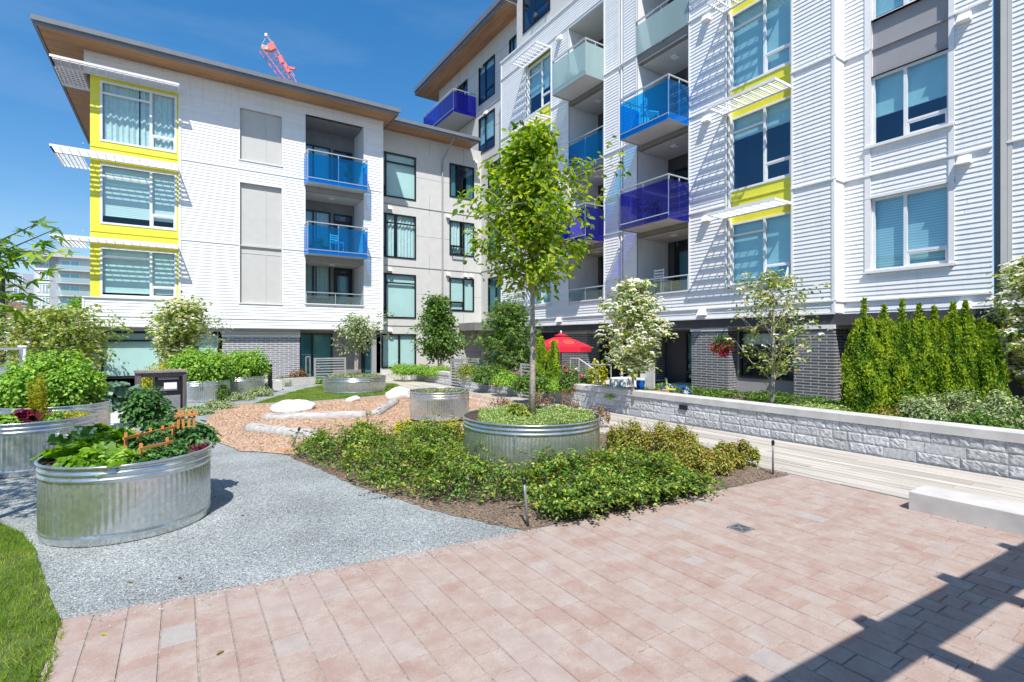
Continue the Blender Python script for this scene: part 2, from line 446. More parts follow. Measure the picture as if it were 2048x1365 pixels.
M['lf_cover2'] = leaf_mat('bronze_tipped_leaf', (.06, .13, .02), (.20, .26, .03), (.44, .26, .09), .25, .4)
M['lf_yellow'] = leaf_mat('yellow_green_leaf', (.15, .22, .02), (.33, .40, .04), (.52, .50, .07), .35)
M['lf_cedar'] = leaf_mat('cedar_spray', (.018, .07, .006), (.12, .25, .012), (.34, .44, .02), .3, .6)
M['lf_dog'] = leaf_mat('dogwood_leaf', (.06, .14, .02), (.16, .27, .04), (.36, .38, .10), .4)
M['lf_grey'] = leaf_mat('grey_green_leaf', (.10, .17, .08), (.20, .30, .13), (.38, .46, .24), .25)
M['lf_squash'] = leaf_mat('squash_leaf', (.05, .14, .01), (.11, .26, .015), (.19, .36, .03), .38)
M['lf_tomato'] = leaf_mat('tomato_leaf', (.02, .08, .02), (.05, .15, .035), (.11, .24, .06), .25)
M['lf_kale'] = leaf_mat('kale_leaf', (.08, .17, .12), (.16, .29, .20), (.28, .42, .30), .25)
M['lf_pea'] = leaf_mat('pea_leaf', (.07, .19, .02), (.16, .34, .05), (.32, .50, .10), .38)
M['lf_wine'] = leaf_mat('red_lettuce_leaf', (.06, .006, .02), (.12, .01, .03), (.22, .03, .04), .3)
M['lf_maple'] = leaf_mat('star_leaf', (.05, .13, .015), (.11, .24, .03), (.24, .40, .05), .5)
M['lf_sedum'] = leaf_mat('sedum_leaf', (.10, .19, .04), (.22, .34, .10), (.38, .50, .20), .2)
M['lf_brown'] = leaf_mat('reddish_leaf', (.12, .05, .03), (.24, .13, .07), (.36, .30, .12), .3)
M['petal'] = leaf_mat('white_bract', (.70, .70, .52), (.84, .83, .74), (.88, .84, .82), .3, .6)
M['grass'] = leaf_mat('grass_blade', (.07, .15, .015), (.15, .27, .03), (.32, .38, .07), .35, .5)
M['chipbit'] = matte('wood_chip', (.56, .34, .21), .8, .1, 30, attr=.45)

# ------------------------------------------------------------------ foliage
rng = np.random.default_rng(11)
TPL = {
 'diamond': (np.array([(0,0,0),(.5,.5,.10),(1,0,-.12),(.5,-.5,.10)]), [(0,1,2),(0,2,3)]),
 'oval': (np.array([(0,0,0),(.3,.48,.10),(.7,.38,.06),(1,0,-.14),(.7,-.38,.06),(.3,-.48,.10)]), [(0,1,2,3),(0,3,4,5)]),
 'blade': (np.array([(0,.5,0),(0,-.5,0),(1,0,0)]), [(0,1,2)]),
}
def star():
    v = [(0.25,0,0.02)]; f = []
    for k, a in enumerate((-2.2,-1.1,0,1.1,2.2)):
        L = (.62,.85,1.0,.85,.62)[k]
        v += [(.25+.24*cos(a-.5), .5*sin(a-.5)*.5, .04), (.25+L*.8*cos(a), L*.9*sin(a), -.16), (.25+.24*cos(a+.5), .25*sin(a+.5), .04)]
        n = len(v); f += [(0,n-3,n-2),(0,n-2,n-1)]
    return np.array(v), f
TPL['star'] = star()
def lobed():
    v = [(.45,0,-.06)]; n = 14
    for k in range(n):
        a = 2*pi*k/n + pi
        r = .55*(1 + .16*cos(5*a)) * (0.55 if k == 0 else 1)
        v.append((.45+r*cos(a), r*sin(a), .05*sin(3*a)))
    return np.array(v), [(0, 1+k, 1+(k+1) % n) for k in range(n)]
TPL['lobed'] = lobed()
def unit(a):
    return a/np.maximum(np.linalg.norm(a, axis=1, keepdims=True), 1e-9)
def leaves(name, P, Nn, D, L, w, shape, mat, parent=None, rnd=None, fold=1.0):
    P = np.asarray(P, float); n = len(P)
    Nn = unit(np.asarray(Nn, float)); D = np.asarray(D, float)
    D = unit(D - (D*Nn).sum(1, keepdims=True)*Nn + 1e-6)
    S = np.cross(Nn, D)
    L = np.broadcast_to(np.asarray(L, float), (n,)).reshape(n, 1)
    T, Fc = TPL[shape]; k = len(T)
    o3 = np.array(off(parent)) if parent is not None else np.zeros(3)
    V = np.empty((n, k, 3))
    for i, (a, s, h) in enumerate(T):
        V[:, i] = P - o3 + D*L*a + S*L*(s*w) + Nn*L*(h*fold)
    fl = np.concatenate([np.array(f) for f in Fc]); nl = len(fl)
    loops = (np.arange(n)[:, None]*k + fl[None]).ravel()
    sizes = np.array([len(f) for f in Fc]); nf = len(Fc)
    starts1 = np.concatenate([[0], np.cumsum(sizes)[:-1]])
    starts = (np.arange(n)[:, None]*nl + starts1[None]).ravel()
    me = bpy.data.meshes.new(name)
    me.vertices.add(n*k); me.vertices.foreach_set('co', V.ravel())
    me.loops.add(n*nl); me.loops.foreach_set('vertex_index', loops.astype(np.int32))
    me.polygons.add(n*nf); me.polygons.foreach_set('loop_start', starts.astype(np.int32))
    if rnd is None: rnd = rng.random(n)
    a = me.attributes.new('rnd', 'FLOAT', 'FACE')
    a.data.foreach_set('value', np.repeat(rnd, nf).astype(np.float32))
    me.update(calc_edges=True); me.validate()
    return link_mesh(name, me, parent, [mat])
def rdir(n, up=0.0):
    a = rng.normal(size=(n, 3)); a[:, 2] += up
    return unit(a)
def scatter_tree(base, H, z0, env, n_limb, rise=.55, twigs=5, per=9, spread=.10, trunk_r=.05, seed=1, lean=(0,0), wob=.02, leafL=.1, stems=1, gap=0.0):
    """returns wood builder and leaf arrays for a tree with real limbs and twigs"""
    R = random.Random(seed)
    wood = MB(); pts = []; outs = []
    b = Vector(base)
    def axis(t, ph):
        return b + Vector((lean[0]*t*H + wob*sin(5*t+ph)*H*.3, lean[1]*t*H + wob*cos(4*t+ph)*H*.3 - wob*H*.3*cos(ph), t*H))
    for s in range(stems):
        ph = seed + s*2.1
        sx = 0 if stems == 1 else .10*H*cos(ph*2); sy = 0 if stems == 1 else .10*H*sin(ph*2)
        tr = [axis(i/7, ph) + Vector((sx*i/7, sy*i/7, 0)) for i in range(8)]
        wood.tube(tr, [trunk_r*(1-.82*i/7)*(1.25 if i == 0 else 1) for i in range(8)], 8)
        for k in range(n_limb//stems):
            t = z0/H + (1-z0/H)*((k+R.random()*.8)/(n_limb//stems))
            if t > .985: t = .985
            az = k*2.39996 + R.uniform(-.5, .5) + s
            Lr = env(t)*R.uniform(.62, 1.22)*(1+.45*mnoise.noise(Vector((cos(az)*1.3, sin(az)*1.3, t*3+seed))))
            if R.random() < gap: Lr *= .45
            i = min(int(t*7), 6); p0 = tr[i].lerp(tr[i+1], t*7-i)
            d = Vector((cos(az), sin(az), rise*R.uniform(.6, 1.4)))
            lp = [p0]
            for j in range(1, 5):
                q = p0 + d*Lr*j/4 + Vector((R.uniform(-.04, .04), R.uniform(-.04, .04), R.uniform(-.02, .05)*j))*Lr
                lp.append(q)
            wr = max(trunk_r*.33*(1-.6*t), .004)
            wood.tube(lp, [wr, wr*.8, wr*.6, wr*.4, wr*.2], 5, False)
            for j in range(twigs):
                f = .25 + .75*(j+R.random())/twigs
                ii = min(int(f*4), 3); q = lp[ii].lerp(lp[ii+1], f*4-ii)
                td = Vector((R.gauss(0,1), R.gauss(0,1), R.gauss(.1,.6))).normalized()*(.10+.22*Lr)*R.uniform(.5, 1.2)
                e = q + td
                wood.tube([q, e], [wr*.3, wr*.12], 4, False)
                for m_ in range(per):
                    pts.append(q.lerp(e, R.uniform(.1, 1.15)))
                    outs.append(td.normalized() + Vector((cos(az), sin(az), 0))*.6)
    P = np.array([tuple(p) for p in pts]); O = np.array([tuple(o) for o in outs])
    n = len(P)
    P = P + rng.normal(size=(n, 3))*spread*np.array([1, 1, .7])
    Nn = unit(rdir(n, 1.3)*1.0 + O*.35)
    D = unit(O + rdir(n)*.8 + np.array([0, 0, -.45]))
    return wood, P, Nn, D
def dome(c, rx, ry, h, n, clumps=16, cs=.38, seed=0, up=.9, flat=.35):
    """leafy mound: clumps of leaves scattered over a dome, ragged outline"""
    g = np.random.default_rng(seed+100)
    a = g.random(clumps)*2*pi; r = np.sqrt(g.random(clumps))*.82
    hz = (1-r**2*.75)*g.uniform(.45, .95, clumps)
    cc = np.stack([c[0]+rx*r*np.cos(a), c[1]+ry*r*np.sin(a), c[2]+h*hz*.8], 1)
    idx = g.integers(0, clumps, n)
    d = unit(g.normal(size=(n, 3)))
    rad = g.random(n)**.45
    sz = np.array([rx*cs, ry*cs, h*cs])*g.uniform(.7, 1.3, (clumps, 1))[idx]
    P = cc[idx] + d*rad[:, None]*sz
    low = g.random(n) < flat
    P[low, 2] = c[2] + g.random(low.sum())*h*.5
    P[:, 2] = np.maximum(P[:, 2], c[2]+.01)
    Nn = unit(d + np.array([0, 0, up]) + g.normal(size=(n, 3))*.35)
    D = unit(d*np.array([1, 1, .5]) + g.normal(size=(n, 3))*.6)
    return P, Nn, D
def stems(c, rx, ry, h, n, mat, parent, r=.006, seed=0, name='stems'):
    R = random.Random(seed); w = MB()
    for i in range(n):
        a = R.random()*6.283; q = R.random()**.5*.8
        b = Vector((c[0]+rx*q*.35*cos(a), c[1]+ry*q*.35*sin(a), c[2]))
        e = Vector((c[0]+rx*q*cos(a), c[1]+ry*q*sin(a), c[2]+h*R.uniform(.5, .85)))
        m = b.lerp(e, .5) + Vector((0, 0, .08*h))
        w.tube([b, m, e], [r, r*.8, r*.4], 4, False)
    return w.build(name, mat, parent)
def bush(name, label, cat, c, rx, ry, h, n, L, mat, shape='oval', w=.6, group=None, seed=0, clumps=16, cs=.38, flowers=None, bark='bark_d', flat=.3, up=.9, ns=12):
    root = empty(name, c, label, cat, group)
    P, Nn, D = dome(c, rx, ry, h, n, clumps, cs, seed, up, flat)
    leaves('foliage', P, Nn, D, rng.uniform(.7, 1.2, n)*L, w, shape, M[mat], root)
    stems(c, rx, ry, h, ns, M[bark], root, seed=seed)
    if flowers:
        fm, fn, fl = flowers
        g = np.random.default_rng(seed+5); idx = g.choice(n, min(fn, n), replace=False)
        idx = idx[np.argsort(-P[idx, 2])]
        for p_ in P[idx]:
            leaves('flower', p_+rng.normal(size=(9, 3))*fl*.2+np.array([0, 0, .02]), rdir(9, .9), rdir(9), fl, .85, 'diamond', M[fm], root)
    return root
def tree(name, label, cat, base, H, z0, env, n_limb, leafL, mat, group=None, shape='oval', w=.6, barkm='bark', flowers=None, **kw):
    root = empty(name, base, label, cat, group)
    wood, P, Nn, D = scatter_tree(base, H, z0, env, n_limb, leafL=leafL, **kw)
    wood.build('trunk', M[barkm], root, smooth=True)
    n = len(P)
    leaves('crown', P, Nn, D, rng.uniform(.65, 1.2, n)*leafL, w, shape, M[mat], root)
    if flowers:
        fm, frac, fl = flowers
        sel = rng.random(n) < frac
        Q = np.repeat(P[sel], 4, 0); m_ = len(Q)
        ang = np.tile(np.array([0, pi/2, pi, 3*pi/2]), sel.sum())
        Dd = np.stack([np.cos(ang), np.sin(ang), np.full(m_, .15)], 1)
        leaves('blossoms', Q + np.array([0, 0, .03]), np.tile(np.array([0., 0, 1.]), (m_, 1)) + np.repeat(rdir(sel.sum())*.5, 4, 0), Dd, fl, .75, 'diamond', M[fm], root)
    return root
# ================================================================== GROUND
def sheet(name, poly, z, mat, kind='structure', label=None, cat=None):
    mb = MB(); mb.face([(x, y, z) for x, y in poly])
    o = mb.build(name, mat); tag(o, label, cat, kind=kind); return o
sheet('ground', [(-900, -500), (900, -500), (900, 1500), (-900, 1500)], -.06, M['asphalt'])
def wavy(pts, amp=.03, step=.18, seed=0, close=True):
    out = []; R = random.Random(seed); n = len(pts)
    for i in range(n):
        a = Vector(pts[i]); b = Vector(pts[(i+1) % n]); L = (b-a).length; k = max(1, int(L/step))
        for j in range(k):
            p = a.lerp(b, j/k)
            out.append((p.x+R.uniform(-amp, amp), p.y+R.uniform(-amp, amp)))
    return out
G = ground
EDGE_A = (-.75, 4.38); EDGE_B = (7.0, 3.74)
def edge_v(u): return EDGE_A[1] + (u-EDGE_A[0])/(EDGE_B[0]-EDGE_A[0])*(EDGE_B[1]-EDGE_A[1]) - .09*sin((u+.75)/7.75*pi)
sheet('courtyard_base', [(-30, -6), (13.0, -6), (13.0, 24.6), (-30, 24.6)], -.03, M['concrete_d'])
sheet('gravel_path', [(-9, 1.0), (-.55, 1.0), (-.55, 3.3), (7.0, 3.3), (7.0, 20.5), (5.6, 22.4), (-9, 22.4)], -.008, M['gravel'])
# concrete walk behind the left planters
sheet('concrete_walk', [G(130, 880), G(190, 905), G(262, 868), G(330, 760), G(372, 748), G(330, 742), G(240, 752), G(190, 800), G(60, 850)], -.002, M['concrete'])
# back paving near the link building
sheet('back_paving', [(5.2, 19.6), (9.1, 19.6), (9.1, 23.2), (5.2, 22.4)], -.003, M['concrete'])
# ---- brick pavers as one laid sheet of individual bricks
def pavers():
    R = random.Random(4); mb = MB(); gap = .0030
    u = -.66; col = 0; W = .187
    while u < 6.92:
        v = edge_v(u+W/2) - .002; top = v
        lens = [.12, .21, .24, .27, .21, .30]
        first = True
        while v > -1.5:
            L = R.choice(lens) if not first else R.uniform(.10, .25)
            first = False
            u0, u1, v1, v0 = u+gap*R.uniform(.4, 1.2), u+W-gap*R.uniform(.4, 1.2), v-gap*R.uniform(.9, 1.9), v-L+gap*.7
            u1 = min(u1, 6.93)
            g = R.random(); mb.cr = g*.97 if g < .90 or R.random() < .45 else R.uniform(0, .6)
            z = R.uniform(-.0022, .0022); t1 = R.uniform(-.0012, .0012); b = .004
            e0 = (edge_v(u0)-edge_v(u+W/2)) if v == top else 0; e1 = (edge_v(u1)-edge_v(u+W/2)) if v == top else 0
            A = [(u0, v0, z-.02), (u1, v0, z-.02), (u1, v1+e1, z-.02), (u0, v1+e0, z-.02)]
            B = [(u0+.001, v0+.001, z-.005), (u1-.001, v0+.001, z-.005), (u1-.001, v1+e1-.001, z-.005), (u0+.001, v1+e0-.001, z-.005)]
            T = [(u0+b, v0+b, z+t1), (u1-b, v0+b, z-t1), (u1-b, v1+e1-b, z+t1), (u0+b, v1+e0-b, z-t1)]
            mb.face(T)
            for i in range(4):
                j = (i+1) % 4
                mb.face([A[i], A[j], B[j], B[i]]); mb.face([B[i], B[j], T[j], T[i]])
            v -= L
        u += W
    o = mb.build('paving', M['pave']); tag(o, kind='structure')
pavers()
sheet('joint_sand', [(-.68, -1.6), (6.94, -1.6), (6.94, 3.72), (3.2, 3.98), (-.68, 4.36)], -.0065, M['sand'])
# ---- timber deck walk
def deck():
    R = random.Random(8); mb = MB(); u = 6.96; w = .142
    while u + w < 9.2:
        v = -3.0 - R.random()*2
        while v < 22.8:
            L = R.choice([2.4, 3.0, 3.6, 4.2]); mb.cr = R.random()
            z = R.uniform(-.002, .002); x1 = u+w-.009
            P = [(u, v+.003), (x1, v+.003), (x1, min(v+L-.003, 22.9)), (u, min(v+L-.003, 22.9))]
            mb.hexa([(x, y, -.025) for x, y in P] + [(x, y, z+.004) for x, y in P])
            v += L
        u += w
    tag(mb.build('deck', M['deckwood']), kind='structure')
deck()
chips_poly = wavy([G(485,808), G(436,822), G(414,838), G(410,856), G(428,882), G(480,902), G(575,908), G(640,905), G(760,890), G(930,872), G(1000,860), G(1090,812), G(960,792), G(880,776), G(800,782), G(790,790), G(700,798), G(640,803), G(560,806)], .02, .25, 1)
sheet('wood_chip_bed', chips_poly, .004, M['chips'])
lawn_poly = wavy([G(500,810), G(545,796), G(600,780), G(650,769), G(720,765), G(790,768), G(832,783), G(800,790), G(700,797), G(640,802), G(560,806)], .015, .25, 2)
sheet('far_lawn', lawn_poly, .012, M['turf'])
bed_poly = [G(562,905), G(640,938), G(700,966), G(780,992), G(860,1018), G(960,1042)] + [(u, edge_v(u)+.01) for u in (2.75, 3.4, 4.2, 5.0, 5.8, 6.5, 6.93)] + [(6.93, 5.0), (6.93, 7.2), (6.6, 8.6), G(940,838), G(900,852), G(740,872), G(610,892)]
sheet('planting_bed', wavy(bed_poly, .022, .09, 8), -.003, M['mulch'])
lawn2 = wavy([G(-260, 1010), G(-5,1045), G(45,1068), G(68,1098), G(78,1135), G(100,1190), G(118,1238), (-.64, 4.2), (-.62, 3.3), (-.60, 2.0), (-3.5, 1.0), (-7, 3)], .012, .12, 3)
sheet('near_lawn', lawn2, .006, M['turf'])
# timber edging beside the chips
mb = MB(); a = G(565, 905); b = G(640, 898)
mb.bar((a[0]-.1, a[1]+.1, .02), (b[0], b[1]+.05, .02), .035, .07)
p_ = G(500, 811); q_ = G(800, 788)
tag(mb.build('timber_edging', M['chipbit']), 'short strip of timber edging between wood chips and low shrubs', 'edging')
mb = MB(); pts = [G(500,811), G(560,807.5), G(640,804), G(700,799), G(792,791)]
for i in range(4): mb.bar((*pts[i], .01), (*pts[i+1], .01), .04, .06)
tag(mb.build('timber_edging', M['log']), 'long timber edging board between far lawn and wood chips', 'edging')
def in_poly(P, poly):
    x, y = P[:, 0], P[:, 1]; c = np.zeros(len(P), bool); n = len(poly)
    for i in range(n):
        x1, y1 = poly[i]; x2, y2 = poly[(i+1) % n]
        if y1 == y2: continue
        c ^= ((y1 > y) != (y2 > y)) & (x < (x2-x1)*(y-y1)/(y2-y1)+x1)
    return c
def in_region(poly, n, seed=0, maxY=None):
    g = np.random.default_rng(seed); a = np.array(poly); lo, hi = a.min(0), a.max(0)
    P = lo + g.random((n, 2))*(hi-lo)
    P = P[in_poly(P, poly)]
    return P
def grass(name, poly, n, L, seed, zb, wide=.075):
    P = in_region(poly, n, seed); k = len(P)
    clump = np.array([mnoise.noise(Vector((x*2.1, y*2.1, seed))) for x, y in P])
    P3 = np.column_stack([P, np.full(k, zb)])
    D = unit(np.column_stack([rng.normal(size=(k, 2))*.55, np.ones(k)]))
    Nn = unit(np.column_stack([rng.normal(size=(k, 2)), np.full(k, .2)]))
    o = leaves(name, P3, Nn, D, rng.uniform(.5, 1.2, k)*L*(1+.4*clump), wide*4, 'blade', M['grass'], rnd=np.clip(rng.random(k)*.7+.15-clump*.6, 0, 1), )
    tag(o, kind='stuff'); return o
def blade_w(*a): pass
near_vis = [G(-60,1035), G(-5,1045), G(45,1068), G(68,1098), G(78,1135), G(100,1190), G(118,1238), (-.60, 4.2), (-.57, 3.2), (-.6, 2.2), (-2.4, 2.2), (-3.6, 4.2)]
o = grass('near_lawn_grass', near_vis, 90000, .05, 5, .0, .032); tag(o, 'blades of short green grass on the near lawn', 'grass')
o = grass('far_lawn_grass', lawn_poly, 60000, .05, 6, .0, .07); tag(o, 'short green grass on the far lawn round the tank', 'grass')
# loose wood chips
P = in_region(chips_poly, 26000, 9); k = len(P)
o = leaves('loose_wood_chips', np.column_stack([P, rng.uniform(.006, .02, k)]), rdir(k, 2.2), rdir(k), rng.uniform(.025, .06, k), .35, 'diamond', M['chipbit'])
tag(o, 'loose orange brown wood chips covering the play area', 'wood chips', kind='stuff')
# loose stones over the near gravel
gp = [(-2.6, 3.2), (-.62, 4.45), (1.4, 4.3), (2.6, 4.1), (1.6, 6.2), (-.5, 7.5), (-4, 7.6), (-4.2, 5)]
P = in_region(gp, 60000, 12); P = P[(P[:, 1] > np.array([edge_v(x)+.0 for x in P[:, 0]])) & ~in_poly(P, near_vis)]; k = len(P)
M['pebble'] = matte('loose_stone', (.42, .45, .465), .8, .1, 40, attr=.5)
o = leaves('loose_gravel', np.column_stack([P, rng.uniform(-.006, .003, k)]), rdir(k, 1.6), rdir(k), rng.uniform(.006, .012, k), .85, 'diamond', M['pebble'])
tag(o, 'loose grey crushed stones over the gravel path', 'gravel', kind='stuff')
P = np.column_stack([rng.uniform(-.5, 2.9, 900), np.zeros(900)]); P[:, 1] = [edge_v(x)-abs(rng.normal())*.10 for x in P[:, 0]]
o = leaves('stray_gravel', np.column_stack([P, np.full(900, .004)]), rdir(900, 1.6), rdir(900), rng.uniform(.006, .014, 900), .85, 'diamond', M['pebble'])
tag(o, 'grey stones strayed from the gravel onto the brick paving edge', 'gravel', kind='stuff')
P = in_region(bed_poly, 9000, 77); k = len(P)
o = leaves('bed_litter', np.column_stack([P, rng.uniform(-.001, .018, k)]), rdir(k, 2), rdir(k), rng.uniform(.015, .05, k), .4, 'diamond', matte('dry_litter', (.30, .22, .15), .9, .3, 30, attr=.5))
tag(o, 'dry bark bits and leaf litter over the planting bed soil', 'litter', kind='stuff')
# a few fallen leaves
for i, (x, y, c) in enumerate([(252,1166,'lf_brown'), (362,1158,'lf_brown'), (580,1022,'lf_brown'), (200,1271,'lf_yellow'), (486,1032,'lf_brown'), (448,1303,'lf_brown')]):
    g_ = G(x, y)
    o = leaves('fallen_leaf', [(g_[0], g_[1], .006)], [(.2, .1, 1)], [(cos(i*2), sin(i*2), 0)], .05, .6, 'oval', M[c])
    tag(o, ['dark red fallen leaf lying on the gravel', 'pale pink fallen leaf lying on the gravel right of the dark red one', 'tan fallen leaf on gravel near the low shrubs', 'yellow green fallen leaf on the brick paving', 'small brown fallen leaf on gravel right of the front tank', 'tiny dark leaf on the brick paving in the foreground'][i], 'leaf', 'leaves fallen on the ground')
# ================================================================== FACADES
class Fac:
    def __init__(s, kind, plane): s.k = kind; s.p = plane
    def P(s, a, d, z): return (a, s.p+d, z) if s.k == 'L' else (s.p+d, a, z)
    def box(s, mb, a0, a1, d0, d1, z0, z1):
        if s.k == 'L': mb.box(a0, a1, s.p+d0, s.p+d1, z0, z1)
        else: mb.box(s.p+d0, s.p+d1, a0, a1, z0, z1)
    def quad(s, mb, a0, a1, d, z0, z1): mb.face([s.P(a0, d, z0), s.P(a1, d, z0), s.P(a1, d, z1), s.P(a0, d, z1)])
def spans(a0, a1, holes, z0, z1):
    zc = (z0+z1)/2; seg = [(a0, a1)]
    for h in holes:
        if h[2] < zc < h[3]:
            ns = []
            for s, e in seg:
                if h[1] <= s or h[0] >= e: ns.append((s, e))
                else:
                    if h[0] > s: ns.append((s, h[0]))
                    if h[1] < e: ns.append((h[1], e))
            seg = ns
    return [(s, e) for s, e in seg if e-s > 1e-4]
def siding(mb, fac, a0, a1, z0, z1, holes, expo=.11, lap=.014, d0=0.0):
    n = max(1, round((z1-z0)/expo)); h = (z1-z0)/n
    for i in range(n):
        zb, zt = z0+i*h, z0+(i+1)*h
        cuts = sorted({zb, zt} | {c for ho in holes for c in (ho[2], ho[3]) if zb+1e-3 < c < zt-1e-3})
        Rj = random.Random(i*7+int(a0*13)+int(z0*31)); off_ = Rj.uniform(-3.6, 0)
        for c0, c1 in zip(cuts[:-1], cuts[1:]):
            pj = lambda z: d0 - lap*(zt-z)/h
            for s, e in spans(a0, a1, holes, c0, c1):
                mb.cr = Rj.random()
                jx = [s]+[x for x in (a0+off_+3.66*q for q in range(8)) if s+.15 < x < e-.15]+[e]
                for k_, (s_, e_) in enumerate(zip(jx[:-1], jx[1:])):
                    mb.cr = Rj.random()
                    s2 = s_+(.004 if k_ else 0); mb.face([fac.P(s2, pj(c0), c0), fac.P(e_, pj(c0), c0), fac.P(e_, pj(c1), c1), fac.P(s2, pj(c1), c1)])
                if c0 == zb: mb.face([fac.P(s, pj(c0), c0), fac.P(e, pj(c0), c0), fac.P(e, d0+.002, c0), fac.P(s, d0+.002, c0)])
def wallsheet(mb, fac, a0, a1, z0, z1, holes, d=0.0):
    cuts = sorted({z0, z1} | {c for ho in holes for c in (ho[2], ho[3]) if z0 < c < z1})
    for c0, c1 in zip(cuts[:-1], cuts[1:]):
        for s, e in spans(a0, a1, holes, c0, c1): fac.quad(mb, s, e, d, c0, c1)
def reveal(mb, fac, a0, a1, z0, z1, d0, d1):
    mb.face([fac.P(a0, d0, z0), fac.P(a0, d1, z0), fac.P(a0, d1, z1), fac.P(a0, d0, z1)])
    mb.face([fac.P(a1, d0, z0), fac.P(a1, d1, z0), fac.P(a1, d1, z1), fac.P(a1, d0, z1)])
    mb.face([fac.P(a0, d0, z0), fac.P(a1, d0, z0), fac.P(a1, d1, z0), fac.P(a0, d1, z0)])
    mb.face([fac.P(a0, d0, z1), fac.P(a1, d0, z1), fac.P(a1, d1, z1), fac.P(a0, d1, z1)])
LAY = {  # columns as fractions, then (column, height fraction, 'bar' or 'awning')
 'A': ([.65], [(0, .80, 'bar'), (1, .24, 'awning')]),
 'B': ([.43], [(1, .80, 'bar'), (0, .25, 'awning')]),     # on the right wing the first column lies nearest the camera
 'R': ([.55], [(0, .22, 'awning')]),
 'L': ([.24], [(1, .79, 'bar'), (0, .22, 'awning')]),
 'W': ([.57], [(0, .27, 'awning')]),
 'G': ([.5], []), 'C': ([.38], []), 'T': ([.70], [(0, .80, 'bar')]), 'N': ([], []), 'S': ([], [(0, .24, 'awning')]),
}
def window(fac, root, a0, a1, z0, z1, lay='G', fm='whitemetal', dep=.06, blind=1.0, cloth='blind', glass='glass', fw=.055, sill=False, open_aw=False, room=True, name='window'):
    mb = MB(); d0, d1 = dep-.035, dep+.04
    fac.box(mb, a0, a1, d0, d1, z0, z0+fw); fac.box(mb, a0, a1, d0, d1, z1-fw, z1)
    fac.box(mb, a0, a0+fw, d0, d1, z0+fw, z1-fw); fac.box(mb, a1-fw, a1, d0, d1, z0+fw, z1-fw)
    cols, bars = LAY[lay]
    xs = [a0+fw] + [a0+(a1-a0)*c for c in cols] + [a1-fw]
    for x in xs[1:-1]: fac.box(mb, x-fw*.62, x+fw*.62, d0+.004, d1-.004, z0+fw, z1-fw)
    opened = []
    for c, f, kd in bars:
        zz = z0+(z1-z0)*f; l = xs[c]+(fw*.62 if c else 0); r = xs[c+1]-(fw*.62 if c < len(cols) else 0)
        fac.box(mb, l, r, d0+.008, d1-.008, zz-fw*.5, zz+fw*.5)
        if kd == 'awning' and not open_aw:
            for (p, q, s, t) in ((l, r, z0+fw, z0+fw+.035), (l, r, zz-fw*.5-.035, zz-fw*.5), (l, l+.035, z0+fw+.035, zz-fw*.5-.035), (r-.035, r, z0+fw+.035, zz-fw*.5-.035)):
                fac.box(mb, p, q, d0+.015, d1-.015, s, t)
        if kd == 'awning' and open_aw:
            opened.append((l, r, z0+fw, zz-fw*.5))
    if sill: fac.box(mb, a0-.03, a1+.03, d0-.05, d1, z0-.035, z0-.002)
    w = mb.build(name, M[fm], root)
    gm = MB(); fac.quad(gm, a0+fw*.5, a1-fw*.5, dep+.008, z0+fw*.5, z1-fw*.5); gm.build('pane', M[glass], w)
    for (l, r, s, t) in opened:
        sm = MB(); k = .16
        def Q(a, dz): return fac.P(a, d0-k*(1-dz), s+(t-s)*dz)
        sm.bar(Q(l, 0), Q(r, 0), .045); sm.bar(Q(l, .97), Q(r, .97), .045); sm.bar(Q(l+.02, 0), Q(l+.02, .97), .045); sm.bar(Q(r-.02, 0), Q(r-.02, .97), .045)
        sm.build('open_sash', M[fm], w)
        g2 = MB(); g2.face([Q(l+.03, .04), Q(r-.03, .04), Q(r-.03, .93), Q(l+.03, .93)]); g2.build('sash_pane', M[glass], w)
    if blind > 0:
        bm = MB(); zb = z1-(z1-z0)*blind
        if cloth != 'curtain':
            fac.quad(bm, a0+.02, a1-.02, dep+.10, zb, z1)
            if blind < 1: fac.box(bm, a0+.02, a1-.02, dep+.09, dep+.115, zb-.03, zb)
        else:
            n = int((a1-a0)/.045)
            gapc = a0+(a1-a0)*.5
            for i in range(n):
                x = a0+(a1-a0)*i/n; x2 = a0+(a1-a0)*(i+1)/n
                if blind < 1 and abs((x+x2)/2-gapc) < (a1-a0)*(1-blind)*.5: continue
                o0 = dep+.11+.03*sin(i*1.7)+.012*sin(i*.63); o1 = dep+.11+.03*sin((i+1)*1.7)+.012*sin((i+1)*.63)
                bm.face([fac.P(x, o0, z0), fac.P(x2, o1, z0), fac.P(x2, o1, z1), fac.P(x, o0, z1)])
        bm.build('curtain' if cloth == 'curtain' else 'blind', M[cloth], w)
    if room:
        rm = MB(); D = dep+.9
        fac.quad(rm, a0-.1, a1+.1, D, z0-.1, z1+.1)
        reveal(rm, fac, a0-.1, a1+.1, z0-.1, z1+.1, dep+.045, D)
        rm.build('room', M['room'], w)
    return w
